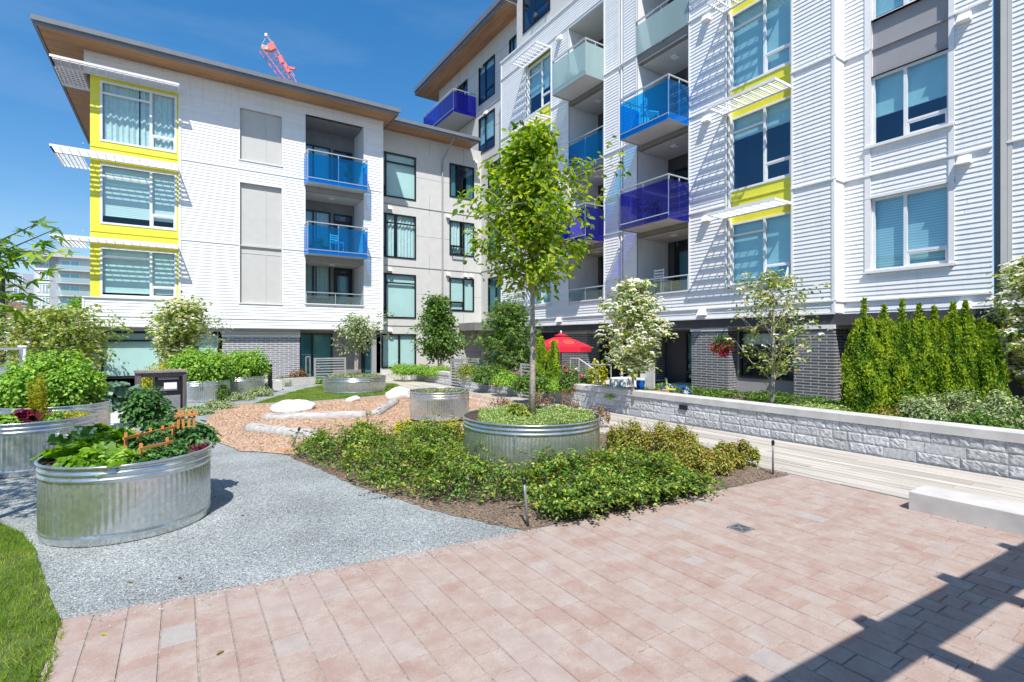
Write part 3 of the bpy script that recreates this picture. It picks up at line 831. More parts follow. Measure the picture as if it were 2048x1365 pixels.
def shade(fac, root, a0, a1, z, D, left_arm=True, tilt=.0):
    """projecting white sunshade: frame, blades and cross bars"""
    mb = MB(); t = .045
    B = fac.box
    B(mb, a0, a1, -D, -D+.03, z-.02, z+.06); B(mb, a0, a1, -.05, -.02, z-.02, z+.05)
    B(mb, a0, a0+.03, -D+.03, -.05, z-.02, z+.05); B(mb, a1-.03, a1, -D+.03, -.05, z-.02, z+.05)
    n = 7
    for i in range(n):
        d = -D+.09+(D-.17)*i/(n-1)
        mb.hexa([fac.P(a0+.03, d-.022, z+.000), fac.P(a1-.03, d-.022, z+.000), fac.P(a1-.03, d-.016, z-.004), fac.P(a0+.03, d-.016, z-.004),
                 fac.P(a0+.03, d+.016, z+.038), fac.P(a1-.03, d+.016, z+.038), fac.P(a1-.03, d+.022, z+.034), fac.P(a0+.03, d+.022, z+.034)])
    k = max(2, int((a1-a0)/.24))
    for i in range(1, k):
        a = a0+(a1-a0)*i/k
        B(mb, a-.006, a+.006, -D+.03, -.05, z-.006, z+.046)
    return mb.build('sunshade', M['whitemetal'], root)
def balcony(fac, root, a0, a1, z, p, glassm, sides=(True, True), h=1.12, slab=.2, split=2, low=False):
    sl = MB()
    if p > .15:
        fac.box(sl, a0, a1, -p, -.004, z-slab, z-.03)
    o = sl.build('balcony', M['lpanel'], root) if p > .15 else empty_part('balcony', root)
    if p > .15:
        em = MB(); fac.box(em, a0-.012, a1+.012, -p-.012, -p+.0, z-slab-.03, z); 
        fac.box(em, a0-.012, a0, -p, -.006, z-slab-.03, z); fac.box(em, a1, a1+.012, -p, -.006, z-slab-.03, z)
        em.build('slab_edge', M['mpanel'] if glassm in ('frost', 'cobalt') else M['alu'], o)
    rail = MB(); gl = MB(); q = -p-.03
    zt = z+h
    fac.box(rail, a0-.02, a1+.02, q-.025, q+.025, zt-.02, zt+.02)
    xs = [a0+(a1-a0)*i/split for i in range(split+1)]
    for x in xs: fac.box(rail, x-.018, x+.018, q+.0, q+.03, z-slab*.6, zt-.02)
    g0 = z-slab-.02 if p > .15 else z-.02; g1 = zt-.14
    for i in range(split): fac.quad(gl, xs[i]+.005, xs[i+1]-.005, q-.012, g0, g1)
    fac.box(rail, a0, a1, q-.016, q+.0, z-.06, z-.03)
    if p > .15:
        for x, s in ((a0, sides[0]), (a1, sides[1])):
            if s:
                fac.box(rail, x-.02, x+.02, q+.025, .0, zt-.02, zt+.02)
                for d in (-p*.5,): fac.box(rail, x-.015, x+.015, d-.015, d+.015, z-slab*.6, zt-.02)
                e = -.025 if x == a0 else .025
                gl.face([fac.P(x+e, q, g0), fac.P(x+e, -.01, g0), fac.P(x+e, -.01, g1), fac.P(x+e, q, g1)])
    rail.build('railing', M['alu'], o); gl.build('glass_panel', M[glassm], o)
    return o
def empty_part(name, root):
    o = bpy.data.objects.new(name, None); COL.objects.link(o); o.parent = root; return o
def vent(fac, root, a, z, s=.12):
    mb = MB()
    mb.hexa([fac.P(a-s, 0, z-s*.8), fac.P(a+s, 0, z-s*.8), fac.P(a+s, -.20, z-s*.8), fac.P(a-s, -.20, z-s*.8),
             fac.P(a-s, 0, z+s*.8), fac.P(a+s, 0, z+s*.8), fac.P(a+s*.9, -.10, z+s*.8), fac.P(a-s*.9, -.10, z+s*.8)])
    mb.build('vent_hood', M['trim'], root)
def recess(fac, root, a0, a1, z0, z1, depth, levels, wallm, beamm, beam_h=.3, sidem='white', inner=None):
    """balcony bay: side walls, back wall, floor slabs and ceilings"""
    mb = MB()
    for a in (a0, a1): mb.face([fac.P(a, 0, z0), fac.P(a, depth, z0), fac.P(a, depth, z1), fac.P(a, 0, z1)])
    mb.build('bay_side_wall', M[sidem], root)
    for lv in levels:
        sb = MB(); fac.box(sb, a0+.002, a1-.002, .03, depth-.002, lv-beam_h, lv); sb.build('bay_floor', M[beamm], root)
        cb = MB(); fac.box(cb, a0+.01, a1-.01, .20, depth-.01, lv-beam_h-.025, lv-beam_h-.004); cb.build('bay_ceiling', M['lpanel'], root)
        lb = MB(); c = (a0+a1)/2; fac.box(lb, c-.11, c+.11, depth*.35, depth*.35+.22, lv-beam_h-.06, lv-beam_h-.026); lb.build('ceiling_fitting', M['trim'], root)
    bk = MB(); wallsheet(bk, fac, a0, a1, z0, z1, inner or [], depth); bk.build('bay_back_wall', M[wallm], root)
def door(fac, root, a0, a1, z0, z1, dep, fm='black', glass='glassdark', blind=1.0):
    w = window(fac, root, a0, a1, z0, z1, 'N', fm, dep, 0, glass=glass, fw=.06, room=False, name='door')
    tz = z1-.38; mb = MB(); fac.box(mb, a0+.06, a1-.06, dep-.03, dep+.03, tz, tz+.06)
    fac.box(mb, a0+.06, a0+.17, dep-.02, dep+.03, z0+.06, tz); fac.box(mb, a1-.17, a1-.06, dep-.02, dep+.03, z0+.06, tz)
    fac.box(mb, a0+.17, a1-.17, dep-.02, dep+.03, z0+.06, z0+.25); fac.box(mb, a0+.17, a1-.17, dep-.02, dep+.03, tz-.12, tz)
    mb.build('door_leaf', M[fm], w)
    bm = MB(); fac.quad(bm, a0+.1, a1-.1, dep+.045, z0+.2, tz-.1); bm.build('blind', M['blind'], w)
    bm = MB(); fac.quad(bm, a0, a1, dep+.12, z0, z1); bm.build('room', M['room'], w)
    return w

# ================================================================== LEFT BUILDING
V0 = 23.6; FL = Fac('L', V0)
bL = empty('apartment_building', (-2.87, V0, 0), 'four storey white clapboard apartment building with yellow corner windows and grey rear link', 'building')
HOLES_L = [(-2.88, -.04, 3.38, 11.42), (2.06, 3.63, 3.37, 8.30), (2.06, 3.63, 9.24, 11.34), (4.59, 7.13, 3.45, 11.70)]
SE = [2.36, 2.73, 5.75, 8.86, 12.2]
mb = MB()
for a, b in zip(SE[:-1], SE[1:]): siding(mb, FL, -2.87, 8.03, a, b-.03 if b < 12 else b, HOLES_L, .122, .016)
mb.build('wall', M['white'], bL)
mb = MB()
for z in SE[1:-1]:
    for s, e in spans(-2.9, 8.05, HOLES_L, z-.03, z): FL.box(mb, s, e, -.03, .01, z-.03, z)
FL.box(mb, -2.90, 8.06, -.03, .02, 2.33, 2.365)
FL.box(mb, -2.92, -2.85, -.028, .03, 2.366, 3.36); FL.box(mb, 7.98, 8.06, -.026, .03, 2.366, 12.2)
FL.box(mb, -2.92, -.0, -.06, .03, 3.36, 3.40)
for h in HOLES_L[1:]:
    FL.box(mb, h[0]-.05, h[1]+.05, -.045, .02, h[2]-.04, h[2]); FL.box(mb, h[0]-.05, h[0], -.025, .02, h[2], h[3]); FL.box(mb, h[1], h[1]+.05, -.025, .02, h[2], h[3]); FL.box(mb, h[0]-.05, h[1]+.05, -.025, .02, h[3], h[3]+.05)
FL.box(mb, -.04, .04, -.035, .02, 3.40, 11.42); FL.box(mb, -2.88, -2.69, .002, .10, 11.40, 11.42)
mb.build('wall_trim', M['trim'], bL)
mb = MB()   # side and end walls so the block is solid
for xx, za, zb in ((-2.87, 2.36, 3.4), (-2.70, 3.4, 11.42), (-2.87, 11.42, 12.2)): mb.face([(xx, V0+.1, za), (xx, V0+12, za), (xx, V0+12, zb), (xx, V0+.1, zb)])
mb.face([(8.03, V0, 2.36), (8.03, V0+1.1, 2.36), (8.03, V0+1.1, 12.2), (8.03, V0, 12.2)])
mb.face([(-2.87, V0+12, 0), (8.03, V0+12, 0), (8.03, V0+12, 12.2), (-2.87, V0+12, 12.2)])
mb.box(-2.85, 8.0, V0+.03, V0+1.6, 2.30, 2.358)
mb.build('side_wall', M['white'], bL)
# grey inset panels
for h in HOLES_L[1:3]:
    mb = MB(); FL.quad(mb, h[0], h[1], .10, h[2], h[3]); 
    o = mb.build('inset_panel', M['lpanel'], bL)
    mb = MB(); reveal(mb, FL, h[0], h[1], h[2], h[3], -.01, .10)
    c = h[0]+(h[1]-h[0])*.62
    FL.box(mb, c-.012, c+.012, .085, .099, h[2], h[3])
    if h[3] < 9:
        FL.box(mb, h[0], h[1], .03, .099, 5.70, 5.76); FL.box(mb, h[0], h[1], .088, .099, 5.42, 5.435)
    mb.build('panel_joint', M['lpanel'], o)
# yellow corner bay
mb = MB(); wh = [(-2.42, -.10, 3.42, 5.22), (-2.42, -.10, 6.05, 8.24), (-2.42, -.10, 9.04, 11.24)]
wallsheet(mb, FL, -2.70, -.04, 3.40, 11.42, wh, .02)
for z in (5.75, 8.80): FL.box(mb, -2.70, -.04, -.0, .019, z, z+.03)
for h in wh: reveal(mb, FL, *h, .02, .08)
mb.face([(-2.70, V0+.02, 3.4), (-2.70, V0+.13, 3.4), (-2.70, V0+.13, 11.42), (-2.70, V0+.02, 11.42)])
mb.build('yellow_bay', M['yellow'], bL)
for i, h in enumerate(wh): window(FL, bL, *h, 'A', 'whitemetal', .035, (.90, .84, .97)[i], ('blind', 'slats', 'curtain')[i], glass='glass', fw=.07)
for z in (5.35, 8.36, 11.37):
    shade(FL, bL, -3.67, -.02, z, .80)
    # return of the sunshade round the corner
    mb = MB(); mb.box(-3.67, -3.64, V0-.77, V0+1.6, z-.02, z+.05); mb.box(-3.66, -2.87, V0+1.57, V0+1.6, z-.02, z+.05)
    for i in range(6):
        x = -3.58+.62*i/5; mb.box(x, x+.035, V0-.03, V0+1.57, z+.008, z+.020)
    for i in range(1, 9): mb.box(-3.64, -2.9, V0-.03+i*.18, V0-.015+i*.18, z-.003, z+.030)
    mb.build('sunshade', M['whitemetal'], bL)
# balcony bay
recess(FL, bL, 4.59, 7.13, 3.45, 11.70, 1.5, (5.75, 8.80), 'midgrey', 'mpanel', .42, inner=[h for z in (3.3, 5.75, 8.80) for h in ((4.75, 6.0, z+.45, z+2.15), (6.15, 7.02, z+.02, z+2.12))])
mb = MB(); FL.box(mb, 4.6, 7.12, .03, 1.49, 3.2, 3.44); mb.build('bay_floor', M['midgrey'], bL)
mb = MB(); FL.box(mb, 4.6, 7.12, .2, 1.49, 11.66, 11.70); mb.build('bay_ceiling', M['midgrey'], bL)
for i, z in enumerate((3.3, 5.75, 8.80)):
    window(FL, bL, 4.75, 6.0, z+.45, z+2.15, 'C', 'black', 1.50, .97, 'curtain' if i < 2 else 'blind')
    door(FL, bL, 6.15, 7.02, z+.02, z+2.12, 1.50)
balcony(FL, bL, 4.55, 7.08, 5.75, .70, 'blue'); balcony(FL, bL, 4.55, 7.08, 8.80, .70, 'blue')
balcony(FL, bL, 4.62, 7.10, 3.42, .0, 'clearrail', h=.52)
# balcony plant
# ground floor of left wing
FG = Fac('L', V0+.35)
mb = MB(); wallsheet(mb, FG, -2.65, -.0, 0, 2.30, [(-2.42, 1.35, .42, 2.14)], 0); FG.box(mb, -2.7, 1.6, -.0, .02, 0, .40)
mb.build('ground_wall', M['mpanel'], bL)
window(FG, bL, -2.42, 1.35, .42, 2.16, 'T', 'black', -.0, 1.0, glass='glass', fw=.075)
mb = MB(); FG.box(mb, -3.0, 4.4, -.25, .0, 2.18, 2.33); mb.build('canopy_band', M['mpanel'], bL)
mb = MB(); FG.box(mb, 1.45, 4.42, -.02, .10, 0, 1.98); mb.build('brick_wall', M['bricklight'], bL)
mb = MB(); FG.box(mb, 1.43, 4.44, -.05, .12, 1.98, 2.06); FG.box(mb, 1.43, 4.44, .0, .12, 2.06, 2.18); mb.build('brick_cap', M['trim'], bL)
FH = Fac('L', V0+1.1)
mb = MB(); wallsheet(mb, FH, 4.42, 8.3, 0, 2.33, [(4.55, 6.0, .15, 2.15), (7.35, 8.1, .02, 2.1)]); mb.face([(4.43, V0+.35, 0), (4.43, V0+1.1, 0), (4.43, V0+1.1, 2.3), (4.43, V0+.35, 2.3)])
mb.build('ground_wall', M['midgrey'], bL)
window(FH, bL, 4.55, 6.0, .15, 2.15, 'C', 'black', .0, 1.0, glass='glassdark')
door(FH, bL, 7.35, 8.1, .02, 2.1, .0)
mb = MB(); mb.box(7.62, 7.82, V0+.25, V0+.45, 0, 2.33); mb.build('column', M['mpanel'], bL)
# ---- link (rear) wing in pale grey panels
VL = 24.7; FR_ = Fac('L', VL)
LW1 = [(8.05, 10.16, 8.98, 11.2), (8.05, 10.16, 5.97, 8.17), (8.05, 10.16, 2.95, 5.18), (8.35, 10.16, .45, 2.16)]
LW2 = [(12.06, 13.55, 9.5, 11.3), (12.06, 13.55, 6.4, 8.25), (12.06, 13.55, 3.4, 5.2)]
mb = MB(); wallsheet(mb, FR_, 8.03, 14.0, 0, 12.3, LW1+LW2)
for h in LW1+LW2: reveal(mb, FR_, *h, 0, .06)
mb.build('link_wall', M['greige'], bL)
mb = MB()
for z in (2.55, 5.55, 8.62): FR_.box(mb, 8.03, 14.0, -.022, -.001, z, z+.03)
for z in (1.2, 4.2, 7.2, 10.2):
    for s, e in spans(8.03, 14.0, LW1+LW2, z, z+.01): FR_.box(mb, s, e, -.004, -.001, z, z+.012)
for x in (10.9, 12.9):
    for s, e in ((2.2, 3.3), (5.3, 6.3), (8.3, 9.4), (11.4, 12.3)): FR_.box(mb, x, x+.012, -.004, -.001, s, e)
mb.build('panel_joint', M['midgrey'], bL)
for i, h in enumerate(LW1):
    window(FR_, bL, *h, 'L' if i < 3 else 'G', 'black', .0, 1.0 if i != 1 else .9, 'curtain' if i == 1 else 'blind', fw=.07)
for i, h in enumerate(LW2):
    window(FR_, bL, *h, 'W' if i != 0 else 'G', 'black', .0, (.55, .9, 1.0)[i], ('curtain', 'curtain', 'blind')[i], fw=.07, open_aw=(i == 1), glass='glassdark' if i == 0 else 'glass')
for a, z in ((8.75, 8.42), (8.75, 5.35), (8.75, 2.36), (11.95, 8.42), (11.95, 5.35), (13.0, 5.35), (13.35, 5.35), (11.95, 2.30), (13.6, 11.62)): vent(FR_, bL, a, z, .10)
mb = MB(); pts = [(11.86, VL-.98, 12.28), (11.80, VL-.80, 12.1), (11.62, VL-.12, 11.35), (11.62, VL-.07, 11.1), (11.62, VL-.07, .1)]
mb.tube(pts, .045, 8); mb.build('downspout', M['mpanel'], bL)
mb = MB(); FR_.box(mb, 11.3, 11.42, -.16, -.02, 1.2, 1.75); mb.build('wall_lantern', M['midgrey'], bL)
# roofs
def roof(root, x0, x1, y0, y1, z, ov, smat, rise=.6, fas=.26, notch=None):
    """eave slab: wood soffit boards, grey gutter on every edge, low hipped shingle top"""
    X0, X1, Y0, Y1 = x0-ov[0], x1+ov[1], y0-ov[2], y1+ov[3]
    s = MB(); k = .14; R = random.Random(3)
    if smat == 'soffit_x':
        y = Y0+.02
        while y < min(y0+.6, Y1): s.cr = R.random(); s.box(X0+.02, X1-.02, y, min(y+k-.006, Y1-.01), z-.016, z+.012); y += k
        x = X0+.02
        s.box(X0+.02, X1-.02, y, Y1-.02, z-.002, z+.01)
    else:
        x = X0+.02
        while x < min(x0+.6, X1): s.cr = R.random(); s.box(x, min(x+k-.006, X1-.01), Y0+.02, Y1-.02, z-.016, z+.012); x += k
        s.box(x, X1-.02, Y0+.02, Y1-.02, z-.002, z+.01)
    o = s.build('soffit', M[smat], root)
    g = MB(); t = .05
    for (a, b, c, d) in ((X0-t, X1+t, Y0-t, Y0), (X0-t, X1+t, Y1, Y1+t), (X0-t, X0, Y0, Y1), (X1, X1+t, Y0, Y1)):
        g.box(a, b, c, d, z-.03, z+fas)
    for (a, b, c, d) in ((X0-.13, X1+.13, Y0-.13, Y0-t-.002), (X0-.13, X0-t-.002, Y0-t, Y1)):
        g.box(a, b, c, d, z+fas*.35, z+fas*.98)
    g.build('gutter', M['gutter'], root)
    r = MB(); cx = .5*(X0+X1); w = min(X1-X0, Y1-Y0)*.5; e = z+fas+.004
    A = [(X0-.06, Y0-.06, e), (X1+.06, Y0-.06, e), (X1+.06, Y1+.06, e), (X0-.06, Y1+.06, e)]
    Bt = [(X0+w*.9, Y0+w*.9, e+rise), (X1-w*.9, Y0+w*.9, e+rise), (X1-w*.9, Y1-w*.9, e+rise), (X0+w*.9, Y1-w*.9, e+rise)]
    r.hexa(A+Bt)
    nb = 9
    r.build('roof', M['roof'], root)
roof(bL, -2.87, 8.03, V0, V0+11, 12.2, (1.08, .35, 1.0, .5), 'soffit_x', .5)
roof(bL, 8.45, 13.2, VL, VL+5, 12.3, (-.0, .0, 1.0, .3), 'soffit_x', .35, .24)

# ================================================================== RIGHT BUILDING
U0 = 13.4; UR = 13.95; FB = Fac('R', U0); FC = Fac('R', UR)
bR = empty('apartment_building', (UR, 10, 0), 'tall white clapboard apartment building with blue glass balconies and dark brick piers', 'building')
Z1 = 15.6
HB = [(7.23, 9.10, 3.38, 14.45), (10.44, 12.60, 3.40, 14.55), (14.27, 16.34, 3.40, 14.62), (17.55, 19.45, 3.38, 14.45), (13.26, 13.50, 2.5, Z1)]
SR = [2.50, 2.80, 5.78, 8.80, 11.80, 14.75, Z1]
mb = MB()
for a, b in zip(SR[:-1], SR[1:]): siding(mb, FB, 6.20, 21.6, a, b-.035, HB, .106, .017)
mb.build('wall', M['white'], bR)
mb = MB()
for z in SR[1:-1]:
    for s, e in spans(6.18, 21.62, HB[:4], z-.035, z): FB.box(mb, s, e, -.05, .01, z-.035, z)
FB.box(mb, 6.18, 21.62, -.03, .03, 2.46, 2.50); FB.box(mb, 6.15, 21.65, -.06, .40, Z1-.035, Z1+.04)
FB.box(mb, 6.17, 6.24, -.028, .03, 2.5, Z1-.04); FB.box(mb, 21.56, 21.63, -.028, .03, 2.5, Z1-.04)
for h in HB[:4]:
    FB.box(mb, h[0]-.05, h[0], -.03, .02, h[2], h[3]); FB.box(mb, h[1], h[1]+.05, -.03, .02, h[2], h[3])
    FB.box(mb, h[0]-.05, h[1]+.05, -.06, .02, h[2]-.04, h[2]); FB.box(mb, h[0]-.05, h[1]+.05, -.03, .02, h[3], h[3]+.05)
mb.build('wall_trim', M['trim'], bR)
mb = MB()   # returns, parapet back and body of the block
mb.face([(U0, 6.2, 2.5), (UR+.02, 6.2, 2.5), (UR+.02, 6.2, Z1), (U0, 6.2, Z1)])
mb.face([(U0, 21.6, 2.5), (UR+.02, 21.6, 2.5), (UR+.02, 21.6, Z1), (U0, 21.6, Z1)])
mb.box(U0+.002, UR, 6.24, 21.56, 2.48, 2.499)
mb.box(U0+.1, U0+.11, 13.26, 13.50, 2.5, Z1)
mb.face([(U0, 13.26, 2.5), (U0+.1, 13.26, 2.5), (U0+.1, 13.26, Z1), (U0, 13.26, Z1)]); mb.face([(U0, 13.50, 2.5), (U0+.1, 13.50, 2.5), (U0+.1, 13.50, Z1), (U0, 13.50, Z1)])
for z in SR[1:-1]: mb.box(U0-.03, UR, 6.17, 6.20, z-.035, z)
mb.build('return_wall', M['trim'], bR)
mb = MB(); mb.tube([(U0+.03, 13.38, 15.4), (U0+.03, 13.38, .2)], .04, 8); mb.build('downspout', M['whitemetal'], bR)
# yellow window bays
BAYW = [(3.42, 5.22), (6.14, 8.28), (9.12, 11.30), (12.15, 14.35)]
for (a0, a1) in ((7.23, 9.10), (17.55, 19.45)):
    wh = [(a0+.03, a1-.06, z0, z1) for z0, z1 in BAYW]
    mb = MB(); wallsheet(mb, FB, a0, a1, 3.38, 14.45, wh, .12)
    for z in (5.85, 8.85, 11.88): FB.box(mb, a0, a1, .095, .119, z, z+.03)
    for h in wh: reveal(mb, FB, *h, .12, .16)
    mb.build('yellow_bay', M['yellow'], bR)
    mb = MB()
    mb.face([FB.P(a1, 0, 3.38), FB.P(a1, .12, 3.38), FB.P(a1, .12, 14.45), FB.P(a1, 0, 14.45)])
    mb.face([FB.P(a0, 0, 3.38), FB.P(a0, .12, 3.38), FB.P(a0, .12, 14.45), FB.P(a0, 0, 14.45)])
    FB.box(mb, a1-.06, a1, .02, .119, 3.38, 14.45)
    mb.build('bay_side_wall', M['trim'], bR)
    for i, h in enumerate(wh): window(FB, bR, *h, 'B', 'whitemetal', .13, (1.0, .28, .93, .6)[i], ('blind', 'blind', 'blind', 'slats')[i], glass='glassR' if i else 'glassR', open_aw=(i == 0 and a0 < 10))
    for z in (5.38, 8.42, 11.40, 14.42): shade(FB, bR, a0-.02, a1+.10, z, .80)
# balcony bays
for (a0, a1, zt) in ((10.44, 12.60, 14.55), (14.27, 16.34, 14.62)):
    recess(FB, bR, a0, a1, 3.40, zt, 1.6, (5.75, 8.78, 11.80), 'darkgrey', 'midgrey', .34, inner=[h for z in (3.3, 5.75, 8.78, 11.80) for h in ((a0+.95, a0+1.85, z+.05, z+2.2), (a0+.08, a0+.82, z+.35, z+2.2))])
    mb = MB(); FB.box(mb, a0+.01, a1-.01, .03, 1.59, 3.1, 3.39); mb.build('bay_floor', M['midgrey'], bR)
    mb = MB(); FB.box(mb, a0+.01, a1-.01, .04, 1.59, zt-.03, zt-.003); mb.build('bay_ceiling', M['lpanel'], bR)
    for z in (3.3, 5.75, 8.78, 11.80):
        door(FB, bR, a0+.95, a0+1.85, z+.05, z+2.2, 1.60)
        window(FB, bR, a0+.08, a0+.82, z+.35, z+2.2, 'N', 'black', 1.60, .9)
balcony(FB, bR, 10.44, 12.60, 11.80, .0, 'frost'); balcony(FB, bR, 10.44, 12.46, 8.78, .93, 'blue'); balcony(FB, bR, 10.44, 12.46, 5.75, .93, 'cobalt'); balcony(FB, bR, 10.46, 12.58, 3.42, .0, 'clearrail', h=.46)
balcony(FB, bR, 14.27, 16.22, 11.80, .90, 'frost'); balcony(FB, bR, 14.29, 16.32, 8.78, .0, 'blue'); balcony(FB, bR, 14.27, 16.22, 5.75, .90, 'cobalt'); balcony(FB, bR, 14.29, 16.32, 3.42, .0, 'clearrail', h=.46)
for a, z in ((9.75, 11.55), (9.75, 8.5), (9.75, 5.5), (9.9, 2.68), (16.9, 14.5), (16.9, 2.70)): vent(FB, bR, a, z, .12)
# upper grey storeys behind the parapet and the long rear wall
HG = [(17.75, 19.85, 16.2, 18.3)]
FT = Fac('R', U0+.12)
mb = MB(); wallsheet(mb, FT, 6.2, 20.4, Z1, 24, HG)
mb.face([FT.P(20.4, 0, Z1), FT.P(20.4, 1.2, Z1), FT.P(20.4, 1.2, 24), FT.P(20.4, 0, 24)])
for h in HG: reveal(mb, FT, *h, 0, .06)
mb.build('upper_wall', M['greige'], bR)
window(FT, bR, *HG[0], 'W', 'black', .0, .0, glass='glassR', open_aw=True)
window(FT, bR, 7.0, 9.0, 16.4, 18.3, 'W', 'black', -.02, .5, glass='glassR', room=False)
FD = Fac('R', 14.0)
def vr(px): d = (px-1024.0)/F; return 14.0*(CY-d*SY)/(d*CY+SY)
HD = []
for (pa, pb) in ((990, 958), (1037, 1019)):
    for (z0, z1) in ((14.9, 17.0), (12.15, 14.15)):
        if pa > 1000 and False: continue
        HD.append((vr(pa), vr(pb), z0, z1))
HD.append((vr(935), vr(914), 14.6, 17.0))
HD += [(22.6, 23.9, 9.1, 11.3), (22.6, 23.9, 6.15, 8.25), (22.6, 23.9, 3.3, 5.2)]
mb = MB(); wallsheet(mb, FD, 20.3, 30.2, 0, 17.9, HD)
for h in HD: reveal(mb, FD, *h, 0, .06)
mb.face([(14, 30.2, 0), (26, 30.2, 0), (26, 30.2, 17.9), (14, 30.2, 17.9)])
mb.build('rear_wall', M['greige'], bR)
mb = MB()
for z in (2.6, 5.6, 8.65, 11.65, 14.4):
    for s, e in spans(21.62, 30.2, HD, z, z+.03): FD.box(mb, s, e, -.022, -.001, z, z+.03)
for z in (13.2, 15.9, 16.9):
    for s, e in spans(21.62, 30.2, HD, z, z+.01): FD.box(mb, s, e, -.004, -.001, z, z+.014)
for x in (22.4, 24.6, 26.4, 27.3, 28.4):
    FD.box(mb, x, x+.014, -.004, -.001, 12.4, 14.35); 
    if not (x in (22.4,)): FD.box(mb, x, x+.014, -.004, -.001, 14.45, 17.9)
mb.build('panel_joint', M['midgrey'], bR)
for i, h in enumerate(HD):
    window(FD, bR, *h, 'W' if i < 4 else 'C', 'black', .0, (.15, .7, .3, .7, .0, 1, 1, 1)[i], glass='glassR' if i < 5 else 'glassdark', fw=.07)
balcony(FD, bR, 25.3, 29.4, 14.62, 1.37, 'cobalt', split=3, h=1.05)
for a, z in ((27.4, 17.1), (24.6, 17.0), (24.1, 14.2)): vent(FD, bR, a, z, .12)
roof(bR, 14.0, 26, 20.45, 30.2, 17.9, (1.05, .5, .0, 1.3), 'soffit_y', .6, .42)
# entrance canopy in the corner
mb = MB(); mb.box(12.6, 13.98, 22.9, 24.68, 2.35, 2.75); mb.build('entrance_canopy', M['midgrey'], bR)
mb = MB(); mb.box(13.90, 13.985, 21.9, 24.2, 0, 2.34); mb.build('entrance_wall', M['midgrey'], bR)
door(FD, bR, 22.4, 23.6, .02, 2.2, -.16)
# recessed right-hand part
HC = [(4.13, 5.62, 3.48, 5.22), (4.13, 5.62, 6.49, 8.15), (4.13, 5.62, 8.15, 9.50), (4.13, 5.62, 9.50, 11.2), (-.8, 1.2, 3.48, 5.22), (-.8, 1.2, 6.49, 8.15)]
SC = [2.42, 2.80, 5.80, 8.82, 11.84, 14.86, 17.0]
mb = MB()
for a, b in zip(SC[:-1], SC[1:]): siding(mb, FC, -4.0, 6.2, a, b-.035, HC+[(3.20, 3.42, 2.4, 17.1)], .106, .017)
mb.build('wall', M['white'], bR)
mb = MB()
for z in SC[1:-1]:
    for s, e in spans(-4, 6.2, HC+[(3.20, 3.42, 2.4, 17.1)], z-.035, z): FC.box(mb, s, e, -.055, .01, z-.035, z)
FC.box(mb, -4, 6.2, -.03, .03, 2.38, 2.42)
FC.box(mb, 4.03, 4.13, -.035, .02, 3.42, 11.3); FC.box(mb, 5.62, 5.74, -.035, .02, 3.42, 11.3)
for z in (3.48, 6.49): FC.box(mb, 4.03, 5.74, -.08, .02, z-.06, z)
for z in (5.22,): FC.box(mb, 4.03, 5.74, -.04, .02, z, z+.06)
for h in HC: reveal(mb, FC, *h, 0, .13)
mb.build('wall_trim', M['trim'], bR)
mb = MB(); FC.quad(mb, 4.13, 5.62, .10, 8.15, 9.50); FC.box(mb, 4.13, 5.62, .05, .099, 8.80, 8.84); mb.build('grey_panel', M['mpanel'], bR)
for i, h in enumerate(HC):
    if i == 2: continue
    window(FC, bR, *h, 'R', 'whitemetal', .10, (.97, .55, 0, .9, 1, 1)[i], ('slats', 'blind', 'blind', 'slats', 'blind', 'blind')[i], glass='glassR')
mb = MB(); FC.quad(mb, 3.20, 3.42, .08, 2.4, 17); mb.build('groove', M['gutter'], bR)
mb = MB(); FC.box(mb, 3.20, 3.29, -.05, .04, .3, 17); mb.build('downspout', M['lpanel'], bR)
mb = MB(); FC.box(mb, 3.12, 3.19, -.035, .02, 2.4, 17); mb.build('wall_trim', M['lpanel'], bR)
for a, z in ((3.85, 8.62), (3.85, 5.62), (3.85, 2.55), (3.85, 11.65)): vent(FC, bR, a, z, .11)
# ground floor of the right building
mb = MB(); mb.box(UR+.5, UR+.52, -4, 6.2, 0, 2.38); mb.box(U0+.05, UR+.5, -4, 21.5, 2.18, 2.455) ; mb.build('ground_band', M['darkgrey'], bR)
window(Fac('R', UR+.5), bR, 3.9, 5.6, .9, 2.1, 'G', 'black', -.03, 1.0, glass='glassdark', room=False)
mb = MB(); mb.box(UR+.48, UR+.498, 3.9, 5.6, .9, 2.1)
mb.build('window_lining', M['room'], bR)
def pier(a0, a1, d0, d1):
    mb = MB(); FB.box(mb, a0, a1, d0, d1, 0, 2.10); o = mb.build('brick_pier', M['brick'], bR)
    mb = MB(); FB.box(mb, a0-.02, a1+.02, d0-.03, d1+.02, 2.10, 2.20); mb.build('pier_cap', M['trim'], o)
pier(9.15, 10.42, .10, .9); pier(6.20, 7.17, .0, .98); pier(15.6, 17.4, .35, 1.0); pier(12.9, 13.9, 1.3, 1.8)
FE = Fac('R', U0+.55)
mb = MB(); wallsheet(mb, FE, 7.17, 9.15, 0, 2.2, [(7.3, 9.05, .72, 2.08)]); mb.build('ground_wall', M['mpanel'], bR)
window(FE, bR, 7.3, 9.05, .72, 2.08, 'C', 'black', -.0, .25, glass='glass', fw=.07)
FF = Fac('R', U0+1.85)
mb = MB(); wallsheet(mb, FF, 10.42, 21.6, 0, 2.2, [(10.7, 12.0, .25, 2.1), (17.6, 19.2, .35, 2.1), (14.2, 15.15, .05, 2.15)]); mb.face([(U0+.5, 10.44, 0), (U0+1.85, 10.44, 0), (U0+1.85, 10.44, 2.2), (U0+.5, 10.44, 2.2)])
mb.build('ground_wall', M['darkgrey'], bR)
window(FF, bR, 10.7, 12.0, .25, 2.1, 'S', 'black', .0, .9, glass='glassdark')
